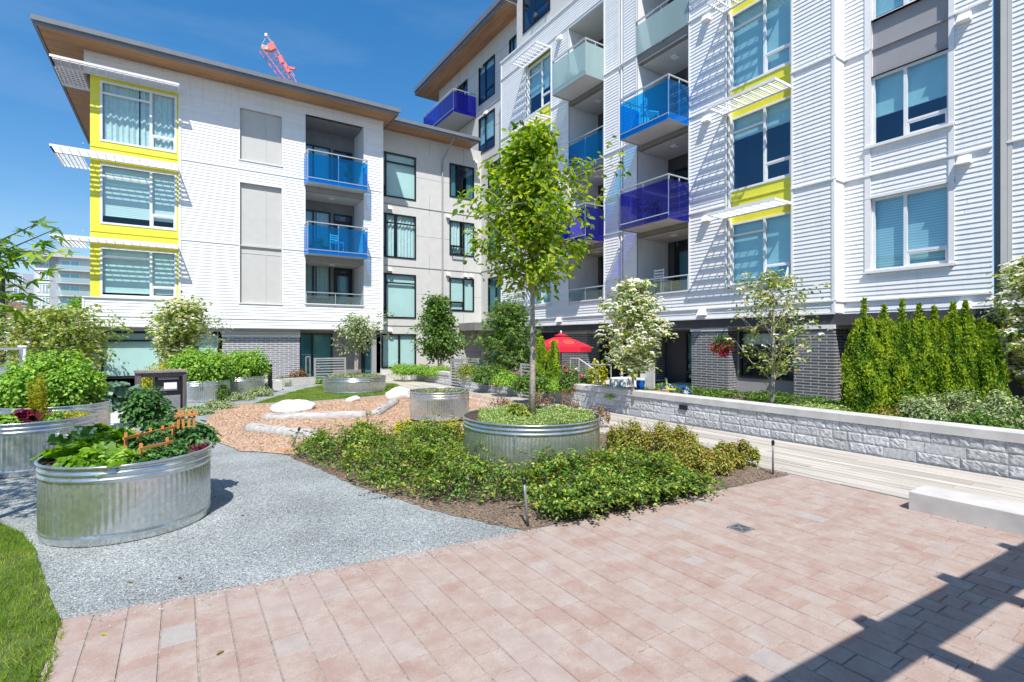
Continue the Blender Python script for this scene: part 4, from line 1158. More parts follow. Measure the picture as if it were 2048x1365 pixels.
window(FF, bR, 17.6, 19.2, .35, 2.1, 'G', 'black', .0, .9, glass='glassdark')
door(FF, bR, 14.2, 15.15, .05, 2.15, .0)

for (nm, x0, x1, y0, y1, H_, lab) in (('L', -30, 40, -42, -30, 12.5, 'added pale apartment block behind the viewpoint, unseen, for the window panes to mirror'), ('R', -58, -46, -25, 30, 12.0, 'added grey apartment block left of the viewpoint, unseen, for the window panes to mirror')):  # plain blocks added out of view so the window panes mirror something
    bo_ = empty('apartment_building', (x0, y0, 0), lab, 'building')
    mb = MB(); mb.box(x0, x1, y0, y1, 0, H_); mb.build('wall', M['greige'] if nm == 'L' else M['mpanel'], bo_)
    mb = MB(); mb.box(x0-.8, x1+.8, y0-.8, y1+.8, H_, H_+.4); mb.build('roof', M['gutter'], bo_)
    a0_, a1_ = (x0, x1) if nm == 'L' else (y0, y1); n_ = int((a1_-a0_)/4)
    for i in range(n_):
        for j in range(4):
            a_ = a0_+1.2+i*4; z_ = .8+j*3.0; mb = MB()
            if nm == 'L': mb.box(a_, a_+2, y1+.001, y1+.05, z_, z_+1.8)
            else: mb.box(x1+.001, x1+.05, a_, a_+2, z_, z_+1.8)
            mb.build('window', M['black'] if (i+j) % 3 else M['blind'], bo_)
# ================================================================== RETAINING WALLS, GATES, CURBS
def retaining(label, v0, v1, h, u=9.2, t=.36, lights=(), seed=0, end=True):
    root = empty('retaining_wall', (u, v0, 0), label, 'wall', 'grey split face block walls along the deck')
    R = random.Random(seed); mb = MB(); capz = h-.13
    nc = max(2, round(capz/.155)); ch = capz/nc
    for c in range(nc):
        v = v0 - R.random()*.25
        while v < v1:
            L = R.choice([.22, .38, .44, .50])*R.uniform(.95, 1.05); a = max(v, v0); b = min(v+L, v1)
            if b-a > .03:
                mb.cr = R.random(); smooth = R.random() < .18
                z0, z1 = c*ch+.003, (c+1)*ch-.004; g = .003
                nx, nz = max(3, int((b-a)/.03)), 6; grid = []; o = R.uniform(0, .012)
                for i in range(nx+1):
                    for j in range(nz+1):
                        x = a+g+(b-a-2*g)*i/nx; z = z0+(z1-z0)*j/nz
                        edge = (i in (0, nx)) or (j in (0, nz))
                        d = 0 if (smooth or edge) else -(.006+o*.5+.010*mnoise.noise(Vector((x*13, z*13, seed+c)))+.012*mnoise.noise(Vector((x*38, z*38, seed))))
                        grid.append((u+d, x, z))
                n = len(mb.v); mb.v += grid
                for i in range(nx):
                    for j in range(nz):
                        mb.f.append((n+i*(nz+1)+j, n+(i+1)*(nz+1)+j, n+(i+1)*(nz+1)+j+1, n+i*(nz+1)+j+1)); mb.m.append(0); mb.r.append(mb.cr)
            v += L
    mb.cr = .45; mb.box(u+.006, u+t-.03, v0+.01, v1-.01, -.02, capz-.002)
    mb.build('block_courses', M['block'], root)
    cp = MB(); v = v0
    while v < v1-.01:
        e = min(v+2.4, v1); cp.cr = R.random(); b = .008
        x0, x1 = u-.035, u+t
        P = [(x0, v+.002), (x1, v+.002), (x1, e-.002), (x0, e-.002)]
        cp.hexa([(x, y, capz) for x, y in P]+[(x, y, h-b) for x, y in P])
        Q = [(x0+b, v+.004), (x1-b, v+.004), (x1-b, e-.004), (x0+b, e-.004)]
        cp.hexa([(x, y, h-b+.0005) for x, y in P]+[(x, y, h) for x, y in Q])
        v = e
    cp.build('cap', M['concrete'], root)
    for lv in lights:
        lb = MB(); lb.box(u-.045, u-.002, lv-.095, lv+.095, h-.29, h-.20); lb.box(u-.055, u-.046, lv-.10, lv+.10, h-.205, h-.19)
        lb.build('step_light', M['black'], root)
retaining('long block wall nearest the camera, below the cedar hedge and brick piers', -1.5, 12.45, .60, lights=(7.30,), seed=1)
retaining('middle block wall between the two slatted metal gates', 13.75, 17.75, .52, lights=(15.8,), seed=2)
retaining('far block wall beyond the farther slatted gates, beside the leafy tree', 18.85, 23.0, .52, lights=(20.9,), seed=3)
def soil_bed(name, x0, x1, y0, y1, z):
    mb = MB(); mb.box(x0, x1, y0, y1, -.02, z); tag(mb.build(name, M['mulch']), kind='structure')
soil_bed('planting_soil', 9.57, 13.95, -3, 12.4, .24); soil_bed('planting_soil', 9.57, 13.9, 13.8, 17.7, .36); soil_bed('planting_soil', 9.57, 13.9, 18.9, 24.6, .34)
sheet('patio', [(10.4, 12.41), (14.9, 12.41), (14.9, 13.79), (10.4, 13.79)], .38, M['concrete'])
sheet('patio', [(12.3, 10.5), (15.2, 10.5), (15.2, 12.2), (12.3, 12.2)], .305, M['concrete'])
def gate(label, p, q, h=1.08, posts=True, nb=9, base=.06, mid=False):
    root = empty('metal_gate', (p[0], p[1], 0), label, 'gate', 'slatted metal patio gates')
    P = Vector((*p, 0)); Q = Vector((*q, 0)); d = (Q-P).normalized()
    fr = MB()
    for s in (P, Q): fr.bar(s+Vector((0, 0, 0)), s+Vector((0, 0, h)), .07)
    fr.bar(P+d*.036+Vector((0, 0, h-.035)), Q-d*.036+Vector((0, 0, h-.035)), .05, .06)
    if mid: m = P.lerp(Q, .5); fr.bar(m+Vector((0, 0, base)), m+Vector((0, 0, h-.07)), .05)
    fr.build('gate_frame', M['alu'], root)
    sl = MB()
    for i in range(nb):
        z = base+(h-.12-base)*i/(nb-1)
        sl.bar(P+d*.04+Vector((0, 0, z)), Q-d*.04+Vector((0, 0, z)), .022, .045)
    sl.build('slats', M['alu'], root)
    ha = MB(); a = P.lerp(Q, .12)+Vector((0, 0, h*.62)); ha.bar(a-Vector((0, 0, .07)), a+Vector((0, 0, .07)), .07, .03); ha.build('latch', M['midgrey'], root)
gate('slatted metal gate between long and middle block walls, behind the young tree trunk', (9.25, 12.52), (9.25, 13.68))
gate('slatted metal gate closing the gap between middle and far block walls', (9.25, 17.83), (9.25, 18.77))
gate('slatted metal gate panel turned inward behind the middle block wall', (9.35, 18.8), (10.5, 18.8), mid=False)
gate('slatted metal gate before the white building, left of the large round tank', (4.77, 22.6), (6.02, 22.6), 1.09)
def block(name, label, cat, pts, h, mat='concrete', group=None, b=.012, z0=0):
    mb = MB(); c = (sum(p[0] for p in pts)/4, sum(p[1] for p in pts)/4)
    ins = [(x+(c[0]-x)*b/max(abs(c[0]-x), .05), y+(c[1]-y)*b/max(abs(c[1]-y), .05)) for x, y in pts]
    mb.hexa([(x, y, z0) for x, y in pts]+[(x, y, h-b) for x, y in pts])
    n = len(mb.v); mb.v += [(x, y, h-b) for x, y in pts]+[(x, y, h) for x, y in ins]
    for f in ((4,5,6,7),(0,1,5,4),(1,2,6,5),(2,3,7,6),(3,0,4,7)): mb.f.append(tuple(n+i for i in f)); mb.m.append(0); mb.r.append(.5)
    return tag(mb.build(name, M[mat]), label, cat, group)
block('concrete_bench', 'low pale concrete bench block at the edge of brick paving and deck', 'bench', [(6.52, -1.2), (6.93, -1.2), (6.93, 2.27), (6.52, 2.27)], .205)
block('concrete_curb', 'low white concrete wall left of the slatted gate, in front of brick wall', 'low wall', [(2.2, 21.4), (4.72, 22.3), (4.72, 22.55), (2.2, 21.65)], .30)
block('concrete_curb', 'low white concrete wall between the large tank and the far block wall', 'low wall', [(6.1, 22.9), (9.15, 22.9), (9.15, 23.15), (6.1, 23.15)], .30)
block('concrete_block', 'squat white concrete cube beside the black bollard', 'block', [(2.55, 20.4), (3.15, 20.4), (3.15, 20.9), (2.55, 20.9)], .34)

# ================================================================== PERGOLA behind the camera (throws the shadow on the bricks)
pg = empty('pergola', (4.4, -.4, 0), 'timber pergola standing behind the viewpoint and shading the brick paving', 'pergola')
for x in (1.2, 7.6):
    mb = MB(); mb.box(x-.07, x+.07, -.52, -.38, 0, 2.60); mb.build('post', M['darkwood'], pg)
    mb = MB(); mb.box(x-.07, x+.07, -4.0, -3.86, 0, 2.60); mb.build('post', M['darkwood'], pg)
for i, y in enumerate((-.50, -1.06, -1.62, -2.18, -2.74, -3.3, -4.0)):
    mb = MB(); mb.box(.4, 8.4, y+.02, y+.17, 2.60, 2.88); mb.build('beam', M['darkwood'], pg)
for i in range(7):
    x = .24+1.2*i; mb = MB(); mb.box(x, x+.13, -4.3, -.31, 2.885, 3.0); mb.build('rafter', M['darkwood'], pg)

for c_ in pg.children: pass
pg.rotation_euler = (0, 0, -.050)
# ================================================================== TANK PLANTERS
def polar(th, D): 
    t = radians(th); u, v = uv(D*sin(t), D*cos(t)); return (u, v)
def tank(label, c, r, h, z=0.0, soil=.08, ribs=None, n=None, ry=None):
    root = empty('tank_planter', (c[0], c[1], z), label, 'planter', 'round galvanised tank planters')
    ribs = ribs or int(2*pi*r/.052); n = n or ribs*5
    prof = [(r-.004, 0), (r, .01), (r, .05), (r+.006, .058), (r+.006, .072), (r, .08)]
    z0, z1 = .10, h-.165
    for i in range(7): prof.append((r, z0+(z1-z0)*i/6))
    a = h-.15
    for k in range(2):
        zz = a+k*.055
        prof += [(r, zz), (r+.010, zz+.010), (r+.012, zz+.020), (r+.010, zz+.030), (r, zz+.040)]
    prof += [(r, h-.022)]
    for k in range(9):
        t = -pi*.5+2*pi*k/9*.92; prof.append((r+.012+.014*cos(t)-.004, h-.012+.014*sin(t)))
    prof += [(r-.004, h-.03), (r-.005, h-soil-.06)]
    def fn(t, zz, i):
        if 6 < i < 12: return .0030*cos(ribs*t)
        if i in (6, 12): return .002*cos(ribs*t)
        return 0
    mb = MB(); mb.lathe((c[0], c[1], z), prof, n, fn)
    o = mb.build('shell', M['galv'], root, smooth=True)
    sm = MB(); m = 36
    rings = [(r-.006, h-soil), (r*.7, h-soil+.015), (r*.35, h-soil+.02), (.001, h-soil+.02)]
    sm.lathe((c[0], c[1], z), rings, m, lambda t, zz, i: 0)
    sm.build('soil', M['soil'], root, smooth=True)
    # welded seam
    se = MB(); a0 = -2.4
    p = (c[0]+(r+.005)*cos(a0), c[1]+(r+.005)*sin(a0))
    se.bar((p[0], p[1], z+.08), (p[0], p[1], z+h-.16), .022, .006); se.build('seam', M['galv'], root)
    return root
T1 = polar(-36.7, 6.42); T2 = polar(-43.3, 10.15); T3 = polar(-41.7, 12.1); T5 = polar(2.17, 7.62); T6 = polar(-8.04, 11.9); T7 = polar(-17.06, 19.0)
tank('nearest round galvanised tank, filled with squash, tomatoes and orange mini trellises', T1, .69, .70)
tank('galvanised tank at left frame edge with red lettuce and yellow feathery plants', T2, .75, .71)
tank('galvanised tank holding tall pea vines, mostly hidden behind the left edge tank', T3, .75, .71)
tank('wide galvanised tank holding the young leafy tree, among low shrubs', T5, 1.0, .71, soil=.07)
tank('small round galvanised tank standing on wood chips, nearly empty', T6, .67, .62, .05, soil=.05)
tank('wide pale galvanised tank on the far lawn with a small olive green tree', T7, 1.05, .55, soil=.06)
T8 = at(400, 15.6); T9 = at(482, 17.3)
tank('galvanised tank left of its twin, under yellow green shrubs', (T8.x, T8.y), .80, .62)
tank('galvanised tank right of its twin, under yellow green shrubs near the bollard', (T9.x, T9.y), .72, .62)

# ================================================================== GARDEN FURNITURE, ROCKS, LOGS
def boulder(label, px, py, w, h, d, seed, Y=None):
    g = G(px, py); mb = MB(); mb.blob((g[0], g[1], h*.25), w/2, d/2, h*.75, 26, 14, .32, 1.3, seed, zmin=-.02)
    for i in range(len(mb.v)):
        x, y, z = mb.v[i]; q = .03*mnoise.noise(Vector((x*6, y*6, z*6+seed))); mb.v[i] = (x+q, y+q, z+q*.8 if z > 0 else z)
    tag(mb.build('boulder', M['stone'], smooth=True), label, 'boulder', 'pale boulders round the play area')
boulder('low white domed boulder on the edge of lawn and wood chips', 587, 820, 1.05, .26, .8, 1)
boulder('largest white boulder beside the small round tank', 798, 797, .85, .36, .7, 4)
boulder('smallest flat white rock in front of the wide tank on the lawn', 707, 802, .42, .15, .3, 7)
def log(label, p, q, r, seed):
    P = Vector((*p, r*.15)); Q = Vector((*q, r*.15)); mb = MB(); n = 14
    pts = [P.lerp(Q, i/n)+Vector((0, 0, .02*mnoise.noise(Vector((i*.7, seed, 0))))) for i in range(n+1)]
    R = random.Random(seed); rad = [r*(1+.08*mnoise.noise(Vector((i*.5, seed, 3)))) for i in range(n+1)]; rad[0] *= .93; rad[-1] *= .95
    mb.tube(pts, rad, 20)
    for i in range(len(mb.v)):
        x, y, z = mb.v[i]; q = .012*mnoise.noise(Vector((x*9, y*9, z*9))); mb.v[i] = (x+q, y-q, z+q)
    lo = tag(mb.build('log', M['log'], smooth=True), label, 'log', 'weathered logs lying on the wood chips')
    d = (Q-P).normalized(); cap = MB(); cap.tube([Q+d*.001, Q+d*.012], [r*.93, r*.90], 20); cap.build('cut_end', M['bark_d'], lo)
    cr_ = MB()
    for i in range(5):
        t = R.uniform(.05, .8); a = R.uniform(.5, 2.4); s = Vector((-d.y, d.x, 0))
        p0, p1 = P.lerp(Q, t), P.lerp(Q, t+R.uniform(.08, .18)); o_ = s*cos(a)*r*1.0+Vector((0, 0, sin(a)*r*1.0))
        cr_.bar(p0+o_, p1+o_, .008, .006)
    cr_.build('drying_crack', M['bark_d'], lo)
log('longest grey log lying across the middle of the wood chips', G(528, 839), G(733, 833), .125, 1)
log('grey log with dark cut end nearest the low shrubs', G(497, 860), G(645, 877), .13, 2)
log('short grey log slanting up to the largest boulder', G(748, 832), G(790, 806), .13, 3)
# dark cut ends
def stake(label, px, py, ptop, lean=(0, 0), tapered=True):
    g = G(px, py); Y = F*EYE/(py-682.0); h = zat(ptop, Y)
    root = empty('garden_stake', (g[0], g[1], 0), label, 'stake', 'thin grey irrigation stakes')
    b = Vector((g[0], g[1], 0)); e = b+Vector((lean[0], lean[1], h))
    mb = MB(); mb.tube([b, b.lerp(e, .5), e], .013, 8); mb.build('pipe', M['gutter'], root, smooth=True)
    mb = MB(); d = (e-b).normalized(); mb.tube([e, e+d*.015, e+d*.05, e+d*.07], [.017, .021, .021, .008], 8); mb.build('cap', M['black'], root)
stake('thin grey stake leaning in the front edge of the low shrubs', 1056, 1052, 968, (-.03, .02))
stake('straight thin stake at right corner of the planting bed beside the deck', 1546, 948, 890)
stake('slanted dark stake at the left tip of the low shrubs', 584, 894, 862, (.10, -.02))
# black bollard
g = at(540, 18.6); bo = empty('bollard', g, 'short black bollard light beside the twin tanks', 'bollard')
mb = MB(); mb.lathe(g, [(.001, 0), (.075, 0), (.075, .78), (.07, .80)], 20); mb.build('post', M['black'], bo, smooth=False)
mb = MB(); mb.lathe(g, [(.055, .80), (.055, .86), (.08, .865), (.08, .93), (.05, .96), (.001, .965)], 20); mb.build('lamp_head', M['black'], bo)
# drain grate
g = G(1481, 1057); dr = empty('drain_grate', (g[0], g[1], 0), 'small square metal drain grate set in the brick paving', 'drain')
mb = MB(); s = .09
for a in ((-s, s, -s, -s+.015), (-s, s, s-.015, s), (-s, -s+.015, -s+.015, s-.015), (s-.015, s, -s+.015, s-.015)): mb.box(g[0]+a[0], g[0]+a[1], g[1]+a[2], g[1]+a[3], -.003, .008)
mb.build('rim', M['potgreen'] if False else M['gutter'], dr)
mb = MB(); mb.box(g[0]-s+.015, g[0]+s-.015, g[1]-s+.015, g[1]+s-.015, -.002, .003); mb.build('pit', M['black'], dr)
mb = MB()
mb.bar((g[0]-s+.01, g[1]-s+.01, .006), (g[0]+s-.01, g[1]+s-.01, .006), .014, .004); mb.bar((g[0]-s+.01, g[1]+s-.01, .0065), (g[0]+s-.01, g[1]-s+.01, .0065), .014, .004)
for i in range(1, 6):
    x = -s+.01+i*.027; mb.bar((g[0]+x, g[1]-s+.01, .005), (g[0]+x, g[1]+s-.01, .005), .008, .003)
mb.build('grate_bars', M['gutter'], dr)
# wooden framed waste bin
g = at(322, 12.9); ang = radians(8)
wb = empty('bin_enclosure', g, 'dark timber frame sheltering a black waste bin with metal front', 'waste bin')
def loc(a, b, z): return (g.x+a*cos(ang)-b*sin(ang), g.y+a*sin(ang)+b*cos(ang), z)
W, Dp, H = 1.06, .62, 1.06
for sa in (-1, 1):
    for sb in (-1, 1):
        mb = MB(); mb.bar(loc(sa*(W/2-.06), sb*(Dp/2-.05), 0), loc(sa*(W/2-.06), sb*(Dp/2-.05), H-.05), .085); mb.build('leg', M['darkwood'], wb)
mb = MB()
for i in range(6):
    mb.cr = (i*.37) % 1; a = -W/2+W*(i+.5)/6; mb.bar(loc(a, -Dp/2-.03, H-.02), loc(a, Dp/2+.03, H-.02), W/6-.008, .045)
mb.build('slatted_top', wood_mat('grey_brown_top', (.20, .16, .15), (.32, .27, .25), 'Y'), wb)
for sb in (-1, 1): mb = MB(); mb.bar(loc(-W/2+.1, sb*(Dp/2-.05), H-.10), loc(W/2-.1, sb*(Dp/2-.05), H-.10), .05, .09); mb.build('rail', M['darkwood'], wb)
for sa in (-1, 1): mb = MB(); mb.bar(loc(sa*(W/2-.06), -Dp/2+.1, .12), loc(sa*(W/2-.06), Dp/2-.1, .12), .05, .09); mb.build('rail', M['darkwood'], wb)
bn = empty('waste_bin', loc(.13, 0, 0), 'black bin with pale arched notice and chequered metal base under timber frame', 'waste bin')
o = loc(.13, 0, 0)
mb = MB(); mb.obox(o, ang, .56, .46, .02, .94); mb.build('body', M['black'], bn)
mb = MB(); mb.obox((o[0]+.235*sin(ang), o[1]-.235*cos(ang)), ang, .50, .012, .05, .44); mb.build('chequer_plate', matte('chequer_plate', (.5, .5, .52), .4, .3, 60, metal=.7, bump=.8, bscale=70), bn)
mb = MB(); mb.obox((o[0]+.238*sin(ang)+.04*cos(ang), o[1]-.238*cos(ang)), ang, .27, .012, .60, .76); mb.build('notice', M['trim'], bn)
mb = MB(); oc = (o[0]+.246*sin(ang), o[1]-.246*cos(ang)); pts = []
for k in range(13):
    t = pi*k/12; pts.append((oc[0]+.19*cos(t)*cos(ang), oc[1]+.19*cos(t)*sin(ang), .56+.13*sin(t)))
n0 = len(mb.v); mb.face(pts); mb.build('chute_flap', M['gutter'], bn)
mb = MB(); mb.obox((o[0]+.24*sin(ang), o[1]-.24*cos(ang)), ang, .44, .02, .84, .90); mb.build('handle', M['gutter'], bn)

# mini trellises in the front tank
def trellis(label, p, q, zb, zt, n, rails, seed=0):
    root = empty('mini_trellis', (p[0], p[1], zb), label, 'trellis', 'little orange wooden trellises in the front tank')
    P = Vector((*p, 0)); Q = Vector((*q, 0)); R = random.Random(seed)
    for i in range(n):
        m = P.lerp(Q, i/(n-1)); mb = MB(); mb.bar(m+Vector((0, 0, zb)), m+Vector((R.uniform(-.01, .01), 0, zt*R.uniform(.97, 1.0))), .026, .014); mb.build('picket', M['orange_wood'], root)
    d = (Q-P).normalized(); nn = Vector((d.y, -d.x, 0))*.016
    for z in rails:
        mb = MB(); mb.bar(P-d*.04+nn+Vector((0, 0, z)), Q+d*.04+nn+Vector((0, 0, z)), .014, .024); mb.build('cross_rail', M['orange_wood'], root)
    return root
def tp(px, py, z): return G(px, py, z)
a, b = tp(253, 890, .78), tp(344, 868, .80)
trellis('front orange trellis, five pickets wide, among tomato leaves', tp(250, 905, .72), tp(346, 872, .76), .6, .92, 5, (.86, .70))
trellis('rear orange trellis rising above the tomato leaves at the tank rim', at(356, 5.62)[:2], at(388, 5.72)[:2], .84, 1.05, 4, (.98,), 2)
trellis('low orange trellis stake pair near the front rim of the tank', tp(283, 918, .70), tp(335, 905, .70), .6, .86, 2, (.80,), 3)

# ================================================================== PATIO THINGS
um = empty('patio_umbrella', (13.0, 14.45, .38), 'bright red patio umbrella with small gold oval emblems', 'umbrella')
c = at(1122, 17.4); c = Vector((c.x, c.y, .38))
um.location = c
ztop = zat(670, 17.4); zr = zat(693, 17.4)
mb = MB(); mb.tube([c, (c.x, c.y, ztop-.02)], .024, 10); mb.build('pole', M['darkwood'], um)
mb = MB(); n = 8; Rr = 1.02
def cr(t, f):  # canopy radius point
    s = cos(pi/n)/cos((t % (2*pi/n))-pi/n); s = 1-(1-s)*.8
    return (c.x+Rr*f*s*cos(t), c.y+Rr*f*s*sin(t), ztop-(ztop-zr)*(f**1.15))
m = 48
for i in range(m):
    t0, t1 = 2*pi*i/m, 2*pi*(i+1)/m
    for f0, f1 in ((.16, .4), (.4, .7), (.7, 1.0)):
        mb.face([cr(t0, f0), cr(t1, f0), cr(t1, f1), cr(t0, f1)])
    p, q = cr(t0, 1), cr(t1, 1); mb.face([p, q, (q[0], q[1], q[2]-.17-.0*sin(i)), (p[0], p[1], p[2]-.17)])
mb.build('canopy', M['red'], um)
mb = MB()
for i in range(n):
    t0, t1 = 2*pi*i/n, 2*pi*(i+1)/n
    a = cr(t0, .24); b = cr(t1, .24); mb.face([(c.x, c.y, ztop+.06), (a[0], a[1], a[2]+.06), (b[0], b[1], b[2]+.06)])
mb.build('vent_cap', M['red'], um)
mb = MB(); mb.blob((c.x, c.y, ztop+.10), .03, .03, .06, 8, 6, 0); mb.build('finial', M['trim'], um)
def emblem(t0):
    mb = MB(); k = 20
    def pt(a, r): 
        f = .62+.17*r*sin(a); t = t0+.27*r*cos(a)/.62*.6
        x, y, z = cr(t, f); return (x, y, z+.006)
    for i in range(k):
        a, b = 2*pi*i/k, 2*pi*(i+1)/k; mb.face([pt(a, 1), pt(b, 1), pt(b, .87), pt(a, .87)])
    for s in (-.35, .05, .42):
        for i in range(8):
            a0, a1 = pi*i/8, pi*(i+1)/8
            def q(a, r): 
                X = s*1.0+.22*r*cos(a); Yv = -.45+.85*r*sin(a)*.9
                f = .62-.17*Yv; x, y, z = cr(t0+.27*X/.62*.6, f); return (x, y, z+.006)
            mb.face([q(a0, 1), q(a1, 1), q(a1, .72), q(a0, .72)])
    mb.build('emblem', M['gold'], um)
cam_az = math.atan2(-c.y, -c.x)
for dt in (-.42, .40, 1.9): emblem(cam_az+dt)
def railing(label, pts, zs, h=.9):
    root = empty('handrail', (*pts[0][:2], zs), label, 'handrail', 'thin steel handrails')
    mb = MB()
    top = [Vector((x, y, zs+h+dz)) for x, y, dz in pts]
    mb.tube(top, .022, 8); mb.build('top_rail', M['alu'], root)
    for x, y, dz in pts:
        pm = MB(); pm.tube([(x, y, zs-.4), (x, y, zs+h+dz-.02)], .018, 6); pm.build('post', M['alu'], root)
p1, p2, p3, p4 = at(1141, 14.6), at(1158, 14.4), at(1192, 14.2), at(1218, 15.2)
railing('steel handrail stepping down beside the pink roses', [(p1.x, p1.y, .0), (p2.x, p2.y, .0), (p3.x, p3.y, -.32)], .38, .92)
p5, p6 = at(1172, 15.8), at(1222, 15.4)
railing('level steel handrail behind the white blossom tree, near the patio table', [(p5.x, p5.y, .0), (p6.x, p6.y, .0)], .38, .70)
q1, q2, q3 = at(917, 22.0), at(935, 22.3), at(952, 22.6)
railing('thin dark handrail by the grey wing behind the far gates', [(q1.x, q1.y, .15), (q2.x, q2.y, .0), (q3.x, q3.y, -.2)], .35, .72)
q1, q2 = at(612, 21.9), at(620, 22.1)
railing('short steel post rail left of the gate before the white building', [(q1.x, q1.y, .0), (q2.x, q2.y, .0)], .0, 1.12)
# patio table with cloth, chair, pots
g = at(1255, 14.9, .38); tb = empty('patio_table', g, 'patio table under a grey white cloth behind the blossom tree', 'table')
mb = MB(); n = 40
for i in range(n):
    t0, t1 = 2*pi*i/n, 2*pi*(i+1)/n
    r0 = .5; f = lambda t: r0+.05*sin(9*t)
    a, b = (g.x+r0*cos(t0), g.y+r0*sin(t0)), (g.x+r0*cos(t1), g.y+r0*sin(t1))
    a2, b2 = (g.x+f(t0)*cos(t0), g.y+f(t0)*sin(t0)), (g.x+f(t1)*cos(t1), g.y+f(t1)*sin(t1))
    mb.face([(g.x, g.y, .72), (*a, .72), (*b, .72)]); mb.face([(*a, .72), (*b, .72), (*b2, .50), (*a2, .50)])
mb.build('cloth', M['curtain'], tb, smooth=False)
mb = MB(); mb.tube([(g.x, g.y, .38), (g.x, g.y, .71)], .03, 8); mb.build('pedestal', M['alu'], tb)
def pot(label, g, r, h, mat, blue=False):
    mb = MB(); mb.lathe(g, [(.001, 0), (r*.65, 0), (r*.9, h*.4), (r, h*.8), (r*.92, h*.92), (r*1.02, h), (r*.9, h), (r*.85, h*.85), (.001, h*.82)], 24)
    tag(mb.build('flower_pot', M[mat], smooth=True), label, 'pot', 'glazed pots on the patio')
pot('small cobalt blue pot on the patio right of the blossom tree', at(1281, 13.9, .45), .12, .28, 'plastic_blue')
pot('lime green square planter pot beside the handrail', at(1166, 15.0, .38), .19, .42, 'potgreen')
g = at(1285, 14.5, .42); mb = MB(); mb.bar((g.x-.25, g.y-.55, .37), (g.x+.15, g.y-.75, .37), .32, .14); tag(mb.build('brick_plinth', matte('terracotta', (.42, .20, .13), .7)), 'low terracotta plinth carrying the blue pot', 'plinth')
# patio board screen
g = at(1295, 14.7, .42); mb = MB(); mb.bar((g.x, g.y, .42), (g.x, g.y, 1.18), .06, .5); tag(mb.build('screen_panel', M['concrete']), 'pale upright screen panel at the patio end by the dark recess', 'screen')
# child's tricycle in the shade
g = at(1335, 14.0, .31); tc = empty('toy_tricycle', g, 'blue and yellow toy tricycle parked in the dark recess beside the brick pier', 'tricycle')
def wheel(c0, r, ax):
    mb = MB(); pts = [Vector(c0)+Vector((r*cos(t)*ax[0], r*cos(t)*ax[1], r*sin(t))) for t in [2*pi*k/14 for k in range(15)]]
    mb.tube(pts, .022, 6, False); o = mb.build('wheel', M['plastic_blue'], tc)
    mb = MB()
    for k in range(3):
        t = pi*k/3; d = Vector((r*cos(t)*ax[0], r*cos(t)*ax[1], r*sin(t))); mb.bar(Vector(c0)-d, Vector(c0)+d, .012)
    mb.build('spokes', M['trim'], o)
ax = (.6, -.8)
wheel((g.x, g.y, .47), .15, ax); wheel((g.x+.35, g.y-.30, .42), .10, ax); wheel((g.x+.20, g.y-.48, .42), .10, ax)
mb = MB(); mb.bar((g.x, g.y, .49), (g.x+.27, g.y-.38, .47), .04); mb.bar((g.x, g.y, .47), (g.x-.03, g.y+.03, .77), .03); mb.build('frame', M['yellow'], tc)
mb = MB(); mb.bar((g.x-.14, g.y-.1, .77), (g.x+.08, g.y+.14, .77), .03); mb.build('handlebar', M['plastic_blue'], tc)
mb = MB(); mb.bar((g.x+.14, g.y-.2, .55), (g.x+.27, g.y-.38, .59), .16, .05); mb.build('saddle', M['plastic_blue'], tc)

# ================================================================== CRANE
def crane():
    Y = 95.0
    def W(px, py, dy=0): 
        p = at(px, Y+dy); return Vector((p.x, p.y, zat(py, Y+dy)))
    root = empty('tower_crane', at(590, Y), 'red lattice tower crane jib rising behind the white building roof', 'crane')
    A = W(522, 93); B_ = W(545, 84); A2 = W(566, 152); B2 = W(592, 162)
    dn = A2-A
    A3 = A+dn*3.2; B3 = B_+(B2-B_)*2.6
    back = Vector((0, 1.9, 0))
    mb = MB(); w = .065
    ch = [(A, A3), (B_, B3), (A+back, A3+back), (B_+back, B3+back)]
    for p, q in ch: mb.bar(p, q, w*1.7)
    n = 14
    for i in range(n):
        for (a, b) in ((0, 1), (2, 3), (0, 2), (1, 3)):
            p = ch[a][0].lerp(ch[a][1], i/n); q = ch[b][0].lerp(ch[b][1], (i+.5)/n); r = ch[a][0].lerp(ch[a][1], (i+1)/n)
            mb.bar(p, q, w*.6); mb.bar(q, r, w*.6)
    mb.build('jib_lattice', M['cranered'], root)
    mb = MB(); mb.bar(A, W(533, 72), w*.7); mb.bar(B_, W(533, 72), w*.7); mb.bar(W(533, 72), W(590, 152, 1), w*.6); mb.bar(W(531, 71), W(536, 71), .7, .5)
    mb.build('head_frame', M['trim'], root)
    mb = MB(); mb.bar(W(526, 96, .9), W(545, 99, .9), 1.0, .8); mb.build('hoist_drum', M['craneblk'], root)
    mb = MB(); mb.bar(W(541, 86), W(547, 100), .4, 1.2); mb.bar(W(560, 112), W(566, 126), .4, .7); mb.bar(W(570, 128), W(579, 145), .4, .6); mb.bar(W(575, 135), W(591, 138), .4, .4)
    mb.build('machinery_deck', M['cranered'], root)
    T = A3.lerp(B3, .5)
    mb = MB(); s = 1.0
    cs = [(T.x+a*s, T.y+b*s) for a, b in ((-1, -1), (1, -1), (1, 1), (-1, 1))]
    for x, y in cs: mb.bar((x, y, 0), (x, y, T.z), .25)
    k = 10
    for i in range(k):
        for j in range(4):
            a, b = cs[j], cs[(j+1) % 4]; mb.bar((*a, T.z*i/k), (*b, T.z*(i+1)/k), .14)
    mb.build('mast', M['cranered'], root)
crane()

